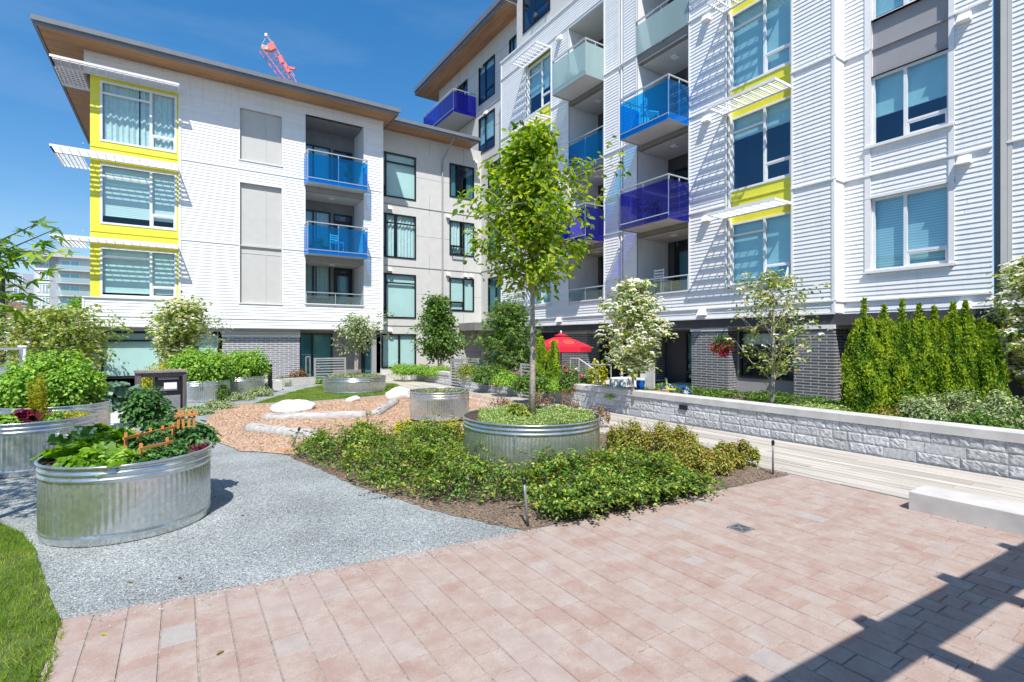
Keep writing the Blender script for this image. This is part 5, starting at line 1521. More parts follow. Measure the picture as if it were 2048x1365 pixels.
# ================================================================== FAR LEFT BUILDING AND STREET
bF = empty('apartment_building', (-26, 160, 0), 'distant grey apartment block with stacked glass balconies at the left edge', 'building')
FX = Fac('L', 160.0)
def ux(px): d = (px-1024.0)/F; return 160.0*(d*CY+SY)/(CY-d*SY)
def zx(py, px):
    d = (px-1024.0)/F; return EYE+(682.0-py)/F*160.0/(CY-d*SY)
xe = [ux(p) for p in (-60, 8, 50, 68, 98, 118, 190)]
top = zx(514, 100)
mats_f = matte('far_grey_cladding', (.40, .43, .47), .7, .05, .5); mats_p = matte('far_pale_cladding', (.60, .63, .66), .7, .04, .5)
mb = MB(); mb.box(xe[0], xe[3], 160.2, 176, 0, top-4.2); mb.build('wall', mats_f, bF)
mb = MB(); mb.box(xe[3]+.01, xe[6], 160.0, 176, 0, top); mb.build('wall', mats_p, bF)
mb = MB(); mb.box(xe[3]-.6, xe[6], 158.4, 176, top, top+.6); mb.build('roof', M['lpanel'], bF)
mb = MB(); mb.box(ux(100), ux(128), 165, 172, top+.6, top+3.2); mb.build('roof_plant', mats_f, bF)
fl = (top)/7.2
for i in range(7):
    z = top-fl*(i+1)
    for (a, b) in ((74, 80), (84, 98)):
        window(FX, bF, ux(a), ux(b), z+.6, z+fl-.5, 'G', 'trim', -.06, 1, fw=.15, room=False, glass='glass')
    window(FX, bF, ux(121), ux(160), z+.1, z+fl-.5, 'G', 'trim', -.06, .6, fw=.15, room=False, glass='glassR')
    mb = MB(); mb.box(ux(116), xe[6]+1, 157.4, 159.9, z-.25, z); o = mb.build('balcony', M['lpanel'], bF)
    mb = MB(); mb.face([(ux(116), 157.4, z), (xe[6]+1, 157.4, z), (xe[6]+1, 157.4, z+1.1), (ux(116), 157.4, z+1.1)]); mb.build('glass_panel', M['frost'], o)
    if i < 6: window(Fac('L', 160.2), bF, ux(26), ux(46), z+.0-3.6, z+fl-4.6, 'G', 'trim', -.06, 1, fw=.15, room=False)
    mb = MB(); mb.box(ux(72), ux(100), 159.85, 159.98, z-.2, z+.1); mb.build('floor_band', M['trim'], bF)
mb = MB(); mb.box(ux(100), ux(116), 159.9, 159.99, 0, top-.1); mb.build('stair_tower', mats_f, bF)
bG = empty('brick_building', (-60, 120, 0), 'sliver of dark red brick building with charcoal base at the left frame edge', 'building')
c0 = at(-40, 60); c1 = at(7, 62)
mb = MB(); mb.box(c0.x-6, c1.x, c0.y+10, c1.y+18, 0, zat(596, 62)); mb.build('wall', brick_mat('red_brick', 'X', (.25, .06, .045), (.33, .10, .07), (.4, .36, .33)), bG)
mb = MB(); mb.box(c0.x-8, at(20, 55).x, at(20, 55).y, at(20, 55).y+3, 0, zat(664, 55)); mb.build('annex', M['mpanel'], bG)
sl = at(40, 30.0); o = empty('street_lamp', sl, 'slim black street lamp with flared disc head behind the left shrubs', 'street lamp')
zt = zat(628, 30)
mb = MB(); mb.tube([sl, (sl.x, sl.y, zt-.35)], [.07, .05], 10); mb.build('post', M['black'], o)
mb = MB(); mb.lathe((sl.x, sl.y, zt-.35), [(.05, 0), (.1, .05), (.12, .12), (.30, .30), (.33, .33), (.30, .35), (.001, .36)], 20); mb.build('lamp_head', M['black'], o)
up = at(5, 40.0); mb = MB(); mb.tube([up, (up.x, up.y, zat(545, 40))], [.22, .16], 12); tag(mb.build('utility_pole', M['black']), 'tall dark utility pole at the left frame edge under the star leaves', 'pole')
# white board fence and gate post at the left edge
wf = empty('white_fence', at(10, 14.2), 'white painted board fence with capped post at the far left edge', 'fence')
a, b = at(-90, 13.4), at(46, 15.2)
mb = MB(); R = random.Random(2)
for i in range(12):
    p, q = a.lerp(b, i/12), a.lerp(b, (i+.93)/12); mb.bar((p.x, p.y, .55), (q.x, q.y, .55), .04, 1.0)
mb.build('boards', M['white'], wf)
mb = MB(); mb.bar((b.x, b.y, 0), (b.x, b.y, zat(694, 15.2)), .14); mb.bar((b.x, b.y, zat(694, 15.2)), (b.x, b.y, zat(691, 15.2)), .2); mb.build('post', M['trim'], wf)
mb = MB(); mb.bar((a.x, a.y, zat(700, 14)), (b.x, b.y, zat(697, 15.2)), .12, .06); mb.build('top_rail', M['trim'], wf)
# ================================================================== TREES
def env_oval(rmax, peak=.45, pw=1.0): return lambda t: rmax*max(.12, (1-abs((t-peak)/(1-peak if t > peak else peak))**1.7))**pw
def env_cone(rmax): return lambda t: rmax*(1.05-t)
zc = .64
tree('young_tree', 'young bright green leafy tree growing from the wide foreground tank', 'tree', (T5[0], T5[1], zc), 4.22, 1.85,
     lambda t: ((.86 if t < .62 else .78)*max(.12, 1-abs((t-.52)/.52)**1.7) if t > .42 else .50)*(1.25 if int(t*97) % 6 == 0 else 1), 80, .105, 'lf_tree', shape='oval', w=.56, twigs=8, per=11, spread=.09, trunk_r=.050, seed=7, rise=.62, wob=.012, gap=.12)
tree('small_tree', 'small sparse olive green tree with twisted trunks in the tank on the lawn', 'tree', (T7[0]+.05, T7[1], .5), 2.05, .8, env_oval(.95, .6), 34, .11, 'lf_grey', shape='oval', w=.55, barkm='bark', twigs=5, per=9, spread=.09, trunk_r=.055, seed=3, stems=2, rise=.7, wob=.05, gap=.3)
b = at(880, 23.3, .34)
tree('leafy_tree', 'bushy green tree before the grey wing, above the clipped hedge', 'tree', b, zat(598, 23.3)-.34, .55, lambda t: 1.25*max(.1, 1.08-t)**.75, 64, .14, 'lf_green', shape='oval', w=.65, twigs=7, per=14, spread=.13, trunk_r=.05, seed=11, stems=2, rise=.35, wob=.03)
b = at(1020, 19.6, .36)
tree('leafy_tree', 'dense green maple hiding the entrance corner, left of the red umbrella', 'tree', b, zat(612, 19.6)-.36, .2, lambda t: 1.35*max(.1, 1.1-t)**.7, 80, .15, 'lf_green', shape='star', w=1.0, twigs=7, per=9, spread=.14, trunk_r=.05, seed=13, stems=3, rise=.3, wob=.03)
DG = 'white flowering dogwood trees along the right building'
b = at(1268, 12.4, .30)
tree('dogwood_tree', 'dogwood thick with cream blossoms before the dark recess, right of the handrails', 'tree', b, zat(566, 12.4)-.30, .55, env_oval(.80, .42), 54, .10, 'lf_dog', DG, 'oval', .6, flowers=('petal', .42, .08), twigs=7, per=10, spread=.09, trunk_r=.04, seed=17, rise=.75, wob=.03, gap=.25)
b = at(1543, 10.9, .30)
tree('dogwood_tree', 'sparse bare-limbed dogwood with few blossoms between the two brick piers', 'tree', b, zat(552, 10.9)-.30, .55, env_oval(1.0, .5), 42, .085, 'lf_dog', DG, 'oval', .6, flowers=('petal', .06, .07), twigs=7, per=5, spread=.07, trunk_r=.05, seed=19, rise=.85, wob=.03, gap=.2)
b = at(2078, 9.2, .30)
tree('dogwood_tree', 'dogwood with white blossoms cut by the right frame edge, beyond the hedge', 'tree', b, zat(520, 9.2)-.30, .6, env_oval(.66, .5), 42, .10, 'lf_dog', DG, 'oval', .6, flowers=('petal', .28, .08), twigs=7, per=9, spread=.09, trunk_r=.04, seed=23, rise=.8, wob=.03, gap=.2)
b = at(352, 17.2, .5)
tree('dogwood_tree', 'pale cream blossomed dogwood behind the timber bin frame', 'tree', b, zat(612, 17.2)-.5, .3, env_oval(.85, .6), 64, .12, 'lf_dog', DG, 'oval', .65, flowers=('petal', .45, .08), twigs=7, per=13, spread=.12, trunk_r=.04, seed=29, stems=2, rise=.8, wob=.03)
b = at(428, 19.0, .3)
tree('small_tree', 'wispy thin stemmed sapling before the grey brick wall', 'tree', b, zat(636, 19)-.3, .9, env_oval(.6, .6), 20, .09, 'lf_grey', shape='oval', w=.5, twigs=4, per=4, spread=.07, trunk_r=.02, seed=31, stems=2, rise=.9, wob=.05, gap=.3)
b = at(118, 17.0, .0)
tree('flowering_tree', 'broad yellow green flowering tree left of the white building corner', 'tree', b, zat(632, 17), .5, env_oval(1.55, .55), 80, .13, 'lf_dog', shape='oval', w=.65, flowers=('petal', .10, .06), twigs=7, per=13, spread=.14, trunk_r=.06, seed=37, stems=2, rise=.5, wob=.03)
b = at(52, 22.0, .0)
tree('flowering_tree', 'white flowering shrub tree below the street lamp', 'tree', b, zat(648, 22), .4, env_oval(1.0, .55), 30, .12, 'lf_grey', shape='oval', w=.6, flowers=('petal', .5, .07), twigs=5, per=7, spread=.12, trunk_r=.04, seed=41, stems=2, rise=.6, wob=.03)
b = at(160, 32.0, .0)
tree('leafy_tree', 'fresh green tree beside the corner of the white building', 'tree', b, zat(604, 32), .6, env_oval(1.3, .55), 40, .2, 'lf_pea', shape='oval', w=.6, twigs=5, per=8, spread=.2, trunk_r=.06, seed=43, rise=.6)

# star leaved tree whose branches enter at the left edge (trunk outside the frame)
b = at(-190, 4.4, 0.0)
st = empty('star_leaf_tree', b, 'tree with large star shaped leaves reaching in at upper left', 'tree')
R = random.Random(5); w = MB()
top_ = Vector((b.x, b.y, 3.0)); w.tube([b, b.lerp(top_, .5)+Vector((.03, 0, 0)), top_, Vector((b.x+.05, b.y, 4.2))], [.06, .05, .035, .015], 8)
PP, NN, DD = [], [], []
ends = [(118, 455, 4.2), (72, 448, 4.3), (20, 480, 4.0), (60, 520, 4.1), (90, 500, 4.4), (118, 505, 4.0), (40, 560, 4.1), (5, 590, 4.2), (25, 610, 4.0), (60, 590, 4.3), (-20, 540, 4.2), (-50, 480, 4.3), (-60, 600, 4.1), (10, 540, 4.3), (78, 548, 4.15)]
for i, (px, py, Y) in enumerate(ends):
    e = at(px, Y); e.z = zat(py, Y)
    s = Vector((b.x, b.y, 1.9+.08*i)); m = s.lerp(e, .55)+Vector((0, 0, .14))
    w.tube([s, m, e], [.014, .008, .003], 5, False)
    for k in range(7):
        f = 1-.07*k*R.uniform(.6, 1.2); q = (m.lerp(e, (f-.5)*2) if f > .5 else s.lerp(m, f*2))
        a = R.uniform(0, 6.28); pt = Vector((.07*cos(a), .07*sin(a), -.03))
        PP.append(q+pt*.6); w.tube([q, q+pt*.6], .0016, 3, False)
        DD.append(Vector((cos(a), sin(a), R.uniform(-.9, -.1)))); NN.append(Vector((R.gauss(0, .45), R.gauss(0, .45)-.25, 1)))
for k in range(620):
    q = at(R.uniform(-900, -75), R.uniform(3.3, 4.9)); q.z = R.uniform(2.5, 4.3)
    if (q-Vector((b.x, b.y, 3.3))).length > 1.75: continue
    a = R.uniform(0, 6.28); PP.append(q); DD.append(Vector((cos(a), sin(a), -.5))); NN.append(Vector((R.gauss(0, .5), R.gauss(0, .5), 1)))
    if k % 6 == 0: w.tube([Vector((b.x, b.y, 2.4+R.random())), q], [.012, .003], 4, False)
w.build('branches', M['bark_d'], st)
leaves('crown', [tuple(p) for p in PP], [tuple(p) for p in NN], [tuple(p) for p in DD], rng.uniform(.11, .19, len(PP)), 1.0, 'star', M['lf_maple'], st)

# ================================================================== CEDAR HEDGE
def cedar(label, c, r, H, n, seed, group='narrow cedar trees in the hedge', wisp=.12, L=.066):
    root = empty('cedar_tree', c, label, 'cedar', group)
    g = np.random.default_rng(seed)
    t = g.random(n)**.85; t = t*(1-wisp)
    az = g.random(n)*2*pi
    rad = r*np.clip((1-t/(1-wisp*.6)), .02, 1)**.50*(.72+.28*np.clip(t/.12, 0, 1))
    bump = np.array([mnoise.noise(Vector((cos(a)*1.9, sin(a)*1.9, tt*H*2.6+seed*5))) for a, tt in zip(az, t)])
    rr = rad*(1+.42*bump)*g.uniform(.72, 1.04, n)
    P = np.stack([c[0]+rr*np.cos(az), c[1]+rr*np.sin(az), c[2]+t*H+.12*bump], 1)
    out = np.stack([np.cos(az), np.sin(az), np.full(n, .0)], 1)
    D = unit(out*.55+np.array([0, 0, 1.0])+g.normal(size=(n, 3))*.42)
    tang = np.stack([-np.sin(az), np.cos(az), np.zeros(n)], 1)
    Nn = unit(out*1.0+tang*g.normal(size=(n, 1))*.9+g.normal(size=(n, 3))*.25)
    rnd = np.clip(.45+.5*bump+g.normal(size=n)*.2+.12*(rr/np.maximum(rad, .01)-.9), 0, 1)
    k = int(n*.03)
    tp_ = g.random(k); Pt = np.stack([c[0]+g.normal(size=k)*.05*(1.1-tp_), c[1]+g.normal(size=k)*.05*(1.1-tp_), c[2]+H*(1-wisp*1.4)+H*wisp*1.4*tp_], 1)
    P = np.concatenate([P, Pt]); D = np.concatenate([D, unit(np.stack([g.normal(size=k)*.7, g.normal(size=k)*.7, np.ones(k)], 1))]); Nn = np.concatenate([Nn, rdir(k)]); rnd = np.concatenate([rnd, g.random(k)])
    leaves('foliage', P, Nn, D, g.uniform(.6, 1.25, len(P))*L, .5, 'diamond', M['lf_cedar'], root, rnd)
    mb = MB(); mb.tube([(c[0], c[1], c[2]), (c[0]+.02, c[1], c[2]+H*.6), (c[0], c[1]+.01, c[2]+H*.97)], [.035, .02, .004], 7); mb.build('trunk', M['bark_d'], root)
tops = [(1722, 598), (1762, 612), (1798, 600), (1832, 610), (1862, 614), (1900, 608), (1925, 604), (1957, 640), (1975, 652)]
names = ['cedar at the left end of the hedge, tallest and nearest the brick pier', 'second cedar of the hedge counting from the brick pier', 'third cedar of the hedge from the brick pier, with brown wispy top', 'fourth cedar of the hedge from the brick pier', 'fifth cedar of the hedge, the narrow middle one', 'sixth cedar of the hedge from the brick pier', 'seventh cedar of the hedge, third from its right end', 'eighth cedar of the hedge, second from its right end', 'shortest cedar at the right end of the hedge beside the dogwood']
for i, ((px, py), nm) in enumerate(zip(tops, names)):
    Y = 10.3-.12*i; c = at(px+6, Y, .30); H = zat(py, Y)-.30
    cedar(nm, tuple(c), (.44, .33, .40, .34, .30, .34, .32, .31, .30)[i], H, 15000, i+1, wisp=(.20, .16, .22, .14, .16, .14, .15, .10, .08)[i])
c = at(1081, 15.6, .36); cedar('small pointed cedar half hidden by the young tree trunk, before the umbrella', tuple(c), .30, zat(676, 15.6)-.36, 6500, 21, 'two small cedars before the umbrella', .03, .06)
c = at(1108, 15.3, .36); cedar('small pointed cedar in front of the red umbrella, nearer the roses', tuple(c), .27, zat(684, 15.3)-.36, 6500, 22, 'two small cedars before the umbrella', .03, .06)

# ================================================================== PLANTING BED SHRUBS
bed_in = [G(572,903), G(650,938), G(705,965), G(790,992), G(860,1008), G(950,1010), G(1035,1008), G(1072,1035), (3.05, 4.0), (3.3, 3.98), (4.2, 3.92), (5.0, 3.95), (5.6, 4.3), (5.6, 5.3), G(1235,900), G(1200,925), G(1060,925), G(930,910), G(925,878), G(760,882), G(640,890)]
P = in_region(bed_in, 120000, 33)
P = P[np.hypot(P[:, 0]-T5[0], P[:, 1]-T5[1]) > 1.06]
hh = np.array([.5+.9*mnoise.noise(Vector((x*1.7, y*1.7, 3.1)))+.35*mnoise.noise(Vector((x*4.3, y*4.3, 1.1))) for x, y in P])
hh = np.clip((hh-.2)*1.5, .04, 1.6)
# fade the height towards the bed edge
def edge_dist(P, poly):
    d = np.full(len(P), 9.0); n = len(poly)
    for i in range(n):
        a = np.array(poly[i]); b_ = np.array(poly[(i+1) % n]); ab = b_-a
        t = np.clip(((P-a) @ ab)/max(ab @ ab, 1e-9), 0, 1); d = np.minimum(d, np.linalg.norm(P-a-t[:, None]*ab, axis=1))
    return d
ed = edge_dist(P, bed_in)
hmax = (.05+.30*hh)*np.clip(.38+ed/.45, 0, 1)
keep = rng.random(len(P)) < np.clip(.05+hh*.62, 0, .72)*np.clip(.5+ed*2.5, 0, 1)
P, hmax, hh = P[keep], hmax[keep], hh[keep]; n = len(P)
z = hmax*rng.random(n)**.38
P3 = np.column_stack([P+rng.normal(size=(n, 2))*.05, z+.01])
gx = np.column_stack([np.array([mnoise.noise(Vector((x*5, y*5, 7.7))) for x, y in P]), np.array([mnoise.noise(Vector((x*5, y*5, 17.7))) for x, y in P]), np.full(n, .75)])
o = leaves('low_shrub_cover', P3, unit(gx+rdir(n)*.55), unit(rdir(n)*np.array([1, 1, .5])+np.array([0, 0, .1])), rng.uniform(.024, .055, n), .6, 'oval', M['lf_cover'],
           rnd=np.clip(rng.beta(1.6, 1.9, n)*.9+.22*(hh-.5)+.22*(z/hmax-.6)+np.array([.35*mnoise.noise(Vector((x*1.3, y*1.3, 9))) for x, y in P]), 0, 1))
sel = (rng.random(n) < .12+.5*np.clip((P3[:, 0]-3.6)/3, 0, .5)+.25*np.clip(np.array([mnoise.noise(Vector((x*1.1, y*1.1, 21))) for x, y in P]), 0, 1))*(z > hmax*.5)
q = P3[sel]+np.array([0, 0, .02]); o2 = leaves('low_shrub_tips', q, rdir(len(q), .4), unit(rdir(len(q))+np.array([0, 0, .8])), rng.uniform(.03, .055, len(q)), .5, 'oval', M['lf_cover2']); tag(o2, 'bronze and yellow young shoot tips of the low shrubs', 'ground cover', kind='stuff')
tag(o, 'low glossy green shrubs spreading over the planting bed', 'ground cover', kind='stuff')
w = MB(); R = random.Random(9)
for i in range(900):
    j = R.randrange(n); p = P3[j]; a = R.uniform(0, 6.28)
    w.tube([(p[0]+.1*cos(a), p[1]+.1*sin(a), .0), (p[0]+.03*cos(a), p[1]+.03*sin(a), p[2]*.7), tuple(p)], [.004, .003, .0015], 3, False)
tag(w.build('low_shrub_stems', M['bark_d']), 'woody stems under the low glossy shrubs of the bed', 'ground cover', kind='stuff')
# arching shoots that spill past the bed edge and stick up from the mass
sh = MB(); SP, SN, SD = [], [], []
for i in range(760):
    if i < 330:
        u_ = R.uniform(3.1, 5.3); p = Vector((u_, edge_v(u_)+R.uniform(.0, .5), .12)); a = R.uniform(-2.4, -.7); up_ = R.uniform(-.05, .12)
    else:
        j = R.randrange(n); p = Vector(P3[j]); a = R.uniform(0, 6.28); up_ = R.uniform(.05, .2)
    L_ = R.uniform(.12, .34); e = p+Vector((cos(a)*L_, sin(a)*L_, up_)); e.z = max(e.z, .03)
    m = p.lerp(e, .5)+Vector((0, 0, .05)); sh.tube([p, m, e], [.003, .0025, .0015], 3, False)
    for k in range(11):
        f = k/10; q = (p.lerp(m, f*2) if f < .5 else m.lerp(e, f*2-1)); aa = a+(1 if k % 2 else -1)*R.uniform(.5, 1.3)
        SP.append(tuple(q)); SN.append((R.gauss(0, .4), R.gauss(0, .4), 1)); SD.append((cos(aa), sin(aa), R.uniform(-.1, .4)))
tag(sh.build('low_shrub_shoots', M['bark_d']), 'thin shoots arching out of the low shrubs', 'ground cover', kind='stuff')
tag(leaves('low_shrub_shoot_leaves', SP, SN, SD, .052, .55, 'oval', M['lf_cover']), 'leaves along the arching shoots of the low shrubs', 'ground cover', kind='stuff')
# distinct taller shrubs
GR = 'taller bronze tipped shrubs at the right of the bed'
for i, (px, py, rx, h, lab) in enumerate([(1255, 905, .42, .56, 'tallest yellow bronze shrub just right of the wide tank'), (1340, 905, .52, .50, 'bronze tipped shrub in the middle of the bed right side'), (1395, 940, .50, .36, 'reddish low shrub behind the green ones, left of the straight stake'), (1470, 930, .34, .36, 'outermost small twiggy shrub beside the straight stake'), (1300, 960, .5, .42, 'dark green spreading shrub nearest the paving corner'), (1230, 985, .55, .40, 'wide glossy shrub spilling onto the brick paving')]):
    g = G(px, py); bush('garden_shrub', lab, 'shrub', (g[0], g[1], .0), rx, rx, h+(.10 if i < 4 else 0), 4600 if i < 4 else 6500, .040, 'lf_cover2' if i < 4 else 'lf_cover', seed=50+i, clumps=46, cs=.18, group=GR, flat=.15)
GY = 'leggy yellow green shrubs behind the bed'
for i, (px, py, rx, h, lab) in enumerate([(735, 878, .30, .48, 'leggy yellow green shrub at left beside the log end'), (848, 884, .30, .52, 'thin yellow shrub before the small round tank'), (905, 888, .26, .55, 'brightest yellow shrub touching the wide tank left side'), (810, 872, .22, .42, 'small wispy yellow shrub between two leggier ones')]):
    g = G(px, py); bush('garden_shrub', lab, 'shrub', (g[0], g[1], .0), rx, rx, h, 650, .05, 'lf_yellow', seed=60+i, clumps=20, cs=.22, group=GY, flat=.1, ns=14)
for i, (px, py, rx, h, lab) in enumerate([(1000, 838, .34, .62, 'twiggy bronze shrub behind the wide tank, left of the trunk'), (1085, 836, .34, .66, 'twiggy bronze shrub behind the wide tank, right of the trunk'), (1140, 842, .30, .70, 'tall thin pinkish shrub behind the wide tank'), (1198, 856, .25, .55, 'wispy brown shrub at the right rim of the wide tank')]):
    g = G(px, py); bush('garden_shrub', lab, 'shrub', (g[0], g[1], .0), rx, rx, h+.12, 420, .05, 'lf_brown', seed=70+i, clumps=20, cs=.2, group='twiggy bronze shrubs behind the wide tank', flat=.1, ns=16)
# ground cover in the tree tank
n = 26000; a = rng.random(n)*2*pi; r = .93*np.sqrt(rng.random(n))
hz = np.array([.05+.045*mnoise.noise(Vector((x*3, y*3, 0))) for x, y in zip(r*np.cos(a), r*np.sin(a))])
m_ = (np.cos(a-2.6)*r < .78)
P3 = np.stack([T5[0]+r*np.cos(a), T5[1]+r*np.sin(a), .645+hz*rng.random(n)**.4*1.6], 1)[m_]
o = leaves('sedum_cover', P3, rdir(len(P3), 1.2), rdir(len(P3)), rng.uniform(.018, .032, len(P3)), .7, 'diamond', M['lf_sedum'])
tag(o, 'pale green sedum mat covering the soil of the young tree tank', 'ground cover', kind='stuff')
bush('garden_shrub', 'green shrublet with upright leaves at the foot of the young tree', 'shrub', (T5[0]-.18, T5[1]+.1, .64), .22, .2, .28, 700, .055, 'lf_dog', seed=80)
n = 700; a = rng.random(n)*2*pi; r = .6*rng.random(n)
o = leaves('tank_weeds', np.stack([T6[0]+r*np.cos(a), T6[1]+r*np.sin(a), .625+rng.random(n)*.05], 1), rdir(n, 1), rdir(n), .035, .5, 'diamond', M['lf_sedum']); tag(o, 'thin weeds scattered over the small tank soil', 'weeds', kind='stuff')
n = 1500; a = rng.random(n)*2*pi; r = .95*rng.random(n)**.6
o = leaves('tank_weeds', np.stack([T7[0]+r*np.cos(a), T7[1]+r*np.sin(a), .5+rng.random(n)*.12], 1), rdir(n, 1), rdir(n), .06, .5, 'diamond', M['lf_grey']); tag(o, 'grey green trailing plants in the far lawn tank', 'ground cover', kind='stuff')

# ================================================================== FRONT TANK VEGETABLES
def tk(T, a, r): return (T[0]+r*cos(a), T[1]+r*sin(a))
def squash(label, c, n, r, h, seed):
    root = empty('squash_plant', (c[0], c[1], .62), label, 'squash plant', 'broad leaved squash plants in the front tank')
    R = random.Random(seed); w = MB(); P, Nn, D, L = [], [], [], []
    for i in range(n):
        a = R.random()*6.283; q = R.random()**.6*r; hh_ = h*R.uniform(.4, 1.0)*(1-.4*q/r)
        e = Vector((c[0]+q*cos(a), c[1]+q*sin(a), .64+hh_)); s = Vector((c[0]+q*.2*cos(a), c[1]+q*.2*sin(a), .62))
        w.tube([s, s.lerp(e, .6)+Vector((0, 0, .03)), e], .004, 5, False)
        P.append(tuple(e-Vector((cos(a), sin(a), 0))*.03)); Nn.append((.35*cos(a)+R.gauss(0, .3), .35*sin(a)+R.gauss(0, .3), 1)); D.append((cos(a), sin(a), -.2)); L.append(R.uniform(.11, .20))
    w.build('stems', M['lf_squash'], root)
    leaves('foliage', P, Nn, D, L, .95, 'lobed', M['lf_squash'], root, fold=1.3)
    if seed == 1:
        for _ in range(4):
            x, y = tk(c, R.random()*6.28, r*.6)
            leaves('flower', [(x, y, .68+h)]*6, rdir(6, 1), rdir(6), .05, .7, 'diamond', M['petal'], root)
for i, (px, py, zz, lab) in enumerate([(152, 905, .68, 'squash plant at the left rim of the front tank, with white flowers'), (212, 902, .70, 'squash plant with the broadest leaves in the front middle of the tank'), (185, 880, .72, 'squash plant behind the others near the left rear rim'), (245, 925, .66, 'low squash plant at the front rim below the orange trellis')]):
    g = G(px, py, zz); squash(lab, g, 46, .24, (.20, .26, .28, .12)[i], i+1)
TM = 'tomato plants in the front tank'
for i, (px, py, zz, rx, h, lab) in enumerate([(340, 880, .66, .20, .26, 'tomato plant behind the front trellis, above the tank rim'), (292, 838, .70, .24, .44, 'tallest tomato plant at the rear rim of the front tank'), (388, 872, .70, .17, .20, 'tomato plant drooping over the right rim of the front tank'), (300, 905, .66, .15, .20, 'low tomato plant at the front rim under the trellis')]):
    g = G(px, py, zz); bush('tomato_plant', lab, 'tomato plant', (g[0], g[1], .62), rx*1.3, rx*1.3, h*1.3, 1700, .075, 'lf_tomato', seed=90+i, clumps=18, cs=.34, group=TM, flat=.2, w=.55)
for i, (a_, q_, m_, L_, h_, lab) in enumerate([(-2.2, .42, 'lf_squash', .085, .20, 'bright bean plant along the near left rim of the front tank'), (-1.0, .45, 'lf_tomato', .06, .20, 'bushy dark tomato foliage inside the near right rim'), (-1.6, .40, 'lf_pea', .06, .17, 'light green pepper plant in the near middle of the front tank'), (1.9, .35, 'lf_squash', .09, .26, 'leafy squash shoots at the far rim of the front tank')]):
    x, y = tk(T1, a_, q_); bush('vegetable_plant', lab, 'vegetable plant', (x, y, .62), .24, .22, h_, 900, L_, m_, seed=200+i, clumps=16, cs=.32)
g = G(232, 868, .72); bush('basil_plant', 'bright yellow green basil between squash and tomatoes', 'basil plant', (g[0], g[1], .62), .20, .18, .22, 1100, .038, 'lf_pea', seed=95, clumps=14)
bush('seedling_row', 'dark little plants along the right inner rim of the front tank', 'seedlings', (*G(398, 892, .66), .62), .12, .12, .08, 260, .035, 'lf_wine', seed=96, clumps=8)

# tank 2 and 3 vegetables
g = (T3[0]-.05, T3[1]); bush('pea_vines', 'tall tangle of green pea vines rising behind the left edge tank', 'pea vines', (g[0], g[1], .64), .84, .78, 1.2, 12000, .065, 'lf_pea', seed=97, clumps=85, cs=.15, ns=40, flat=.3, w=.7)
g = at(100, 8.9); bush('pea_vines', 'lower pale pea vines at the far left behind the red lettuce', 'pea vines', (g.x-.3, g.y+.2, .60), .55, .5, .62, 4200, .065, 'lf_pea', seed=98, clumps=30, cs=.25, ns=24, w=.7)
g = at(235, 10.6); bush('kale_plant', 'blue green kale with broad ruffled leaves overhanging the tank rim', 'kale', (g.x, g.y, .50), .34, .34, .52, 150, .22, 'lf_kale', shape='lobed', w=1.0, seed=99, clumps=9, cs=.35, flat=.1)
g = at(82, 7.55)
root = empty('dill_plant', (g.x, g.y, .63), 'tall feathery yellow green dill with orange flowers at its foot', 'dill')
R2 = random.Random(6); PL = []
for k in range(13):
    a = R2.uniform(0, 6.28); q = R2.uniform(.0, .12); hh_ = R2.uniform(.32, .70); b0 = Vector((g.x+q*.6*cos(a), g.y+q*.6*sin(a), .63)); e0 = Vector((g.x+q*1.4*cos(a), g.y+q*1.4*sin(a), .63+hh_))
    for j in range(430):
        t_ = R2.random(); p_ = b0.lerp(e0, t_); w_ = .055*(1.15-t_); PL.append((p_.x+R2.gauss(0, w_*.6), p_.y+R2.gauss(0, w_*.6), p_.z+R2.gauss(0, .015)))
n = len(PL)
leaves('foliage', PL, rdir(n), unit(rdir(n)+np.array([0, 0, .8])), rng.uniform(.025, .06, n), .12, 'diamond', M['lf_yellow'], root)
stems((g.x, g.y, .63), .12, .12, .66, 13, M['lf_yellow'], root, .005, 4)
om = matte('orange_petal', (.75, .30, .02), .6)
for k in range(9):
    a = R2.uniform(0, 6.28); leaves('flower', [(g.x+R2.uniform(.05, .2)*cos(a), g.y+R2.uniform(.05, .2)*sin(a), .68+R2.uniform(0, .08))]*7, rdir(7, 1), rdir(7), .035, .8, 'diamond', om, root)
g = at(45, 7.3); bush('lettuce', 'dark red lettuce between dill and green lettuce in the left edge tank', 'lettuce', (g.x, g.y, .62), .13, .13, .20, 170, .10, 'lf_wine', shape='lobed', w=.9, seed=101, clumps=7, cs=.45)
g = at(12, 7.1); bush('lettuce', 'pale green lettuce at the very left of the edge tank', 'lettuce', (g.x, g.y, .62), .20, .18, .18, 240, .09, 'lf_pea', shape='lobed', w=.9, seed=102, clumps=9, cs=.45)
g = at(138, 7.7); bush('herb_clump', 'small yellowish herbs along the right rim of the left edge tank', 'herbs', (g.x, g.y, .62), .30, .16, .14, 700, .035, 'lf_yellow', seed=103, clumps=14)
g = at(112, 7.3); bush('herb_clump', 'upright green herb clump right of the dill', 'herbs', (g.x, g.y, .62), .11, .11, .20, 350, .045, 'lf_pea', seed=104, clumps=8)

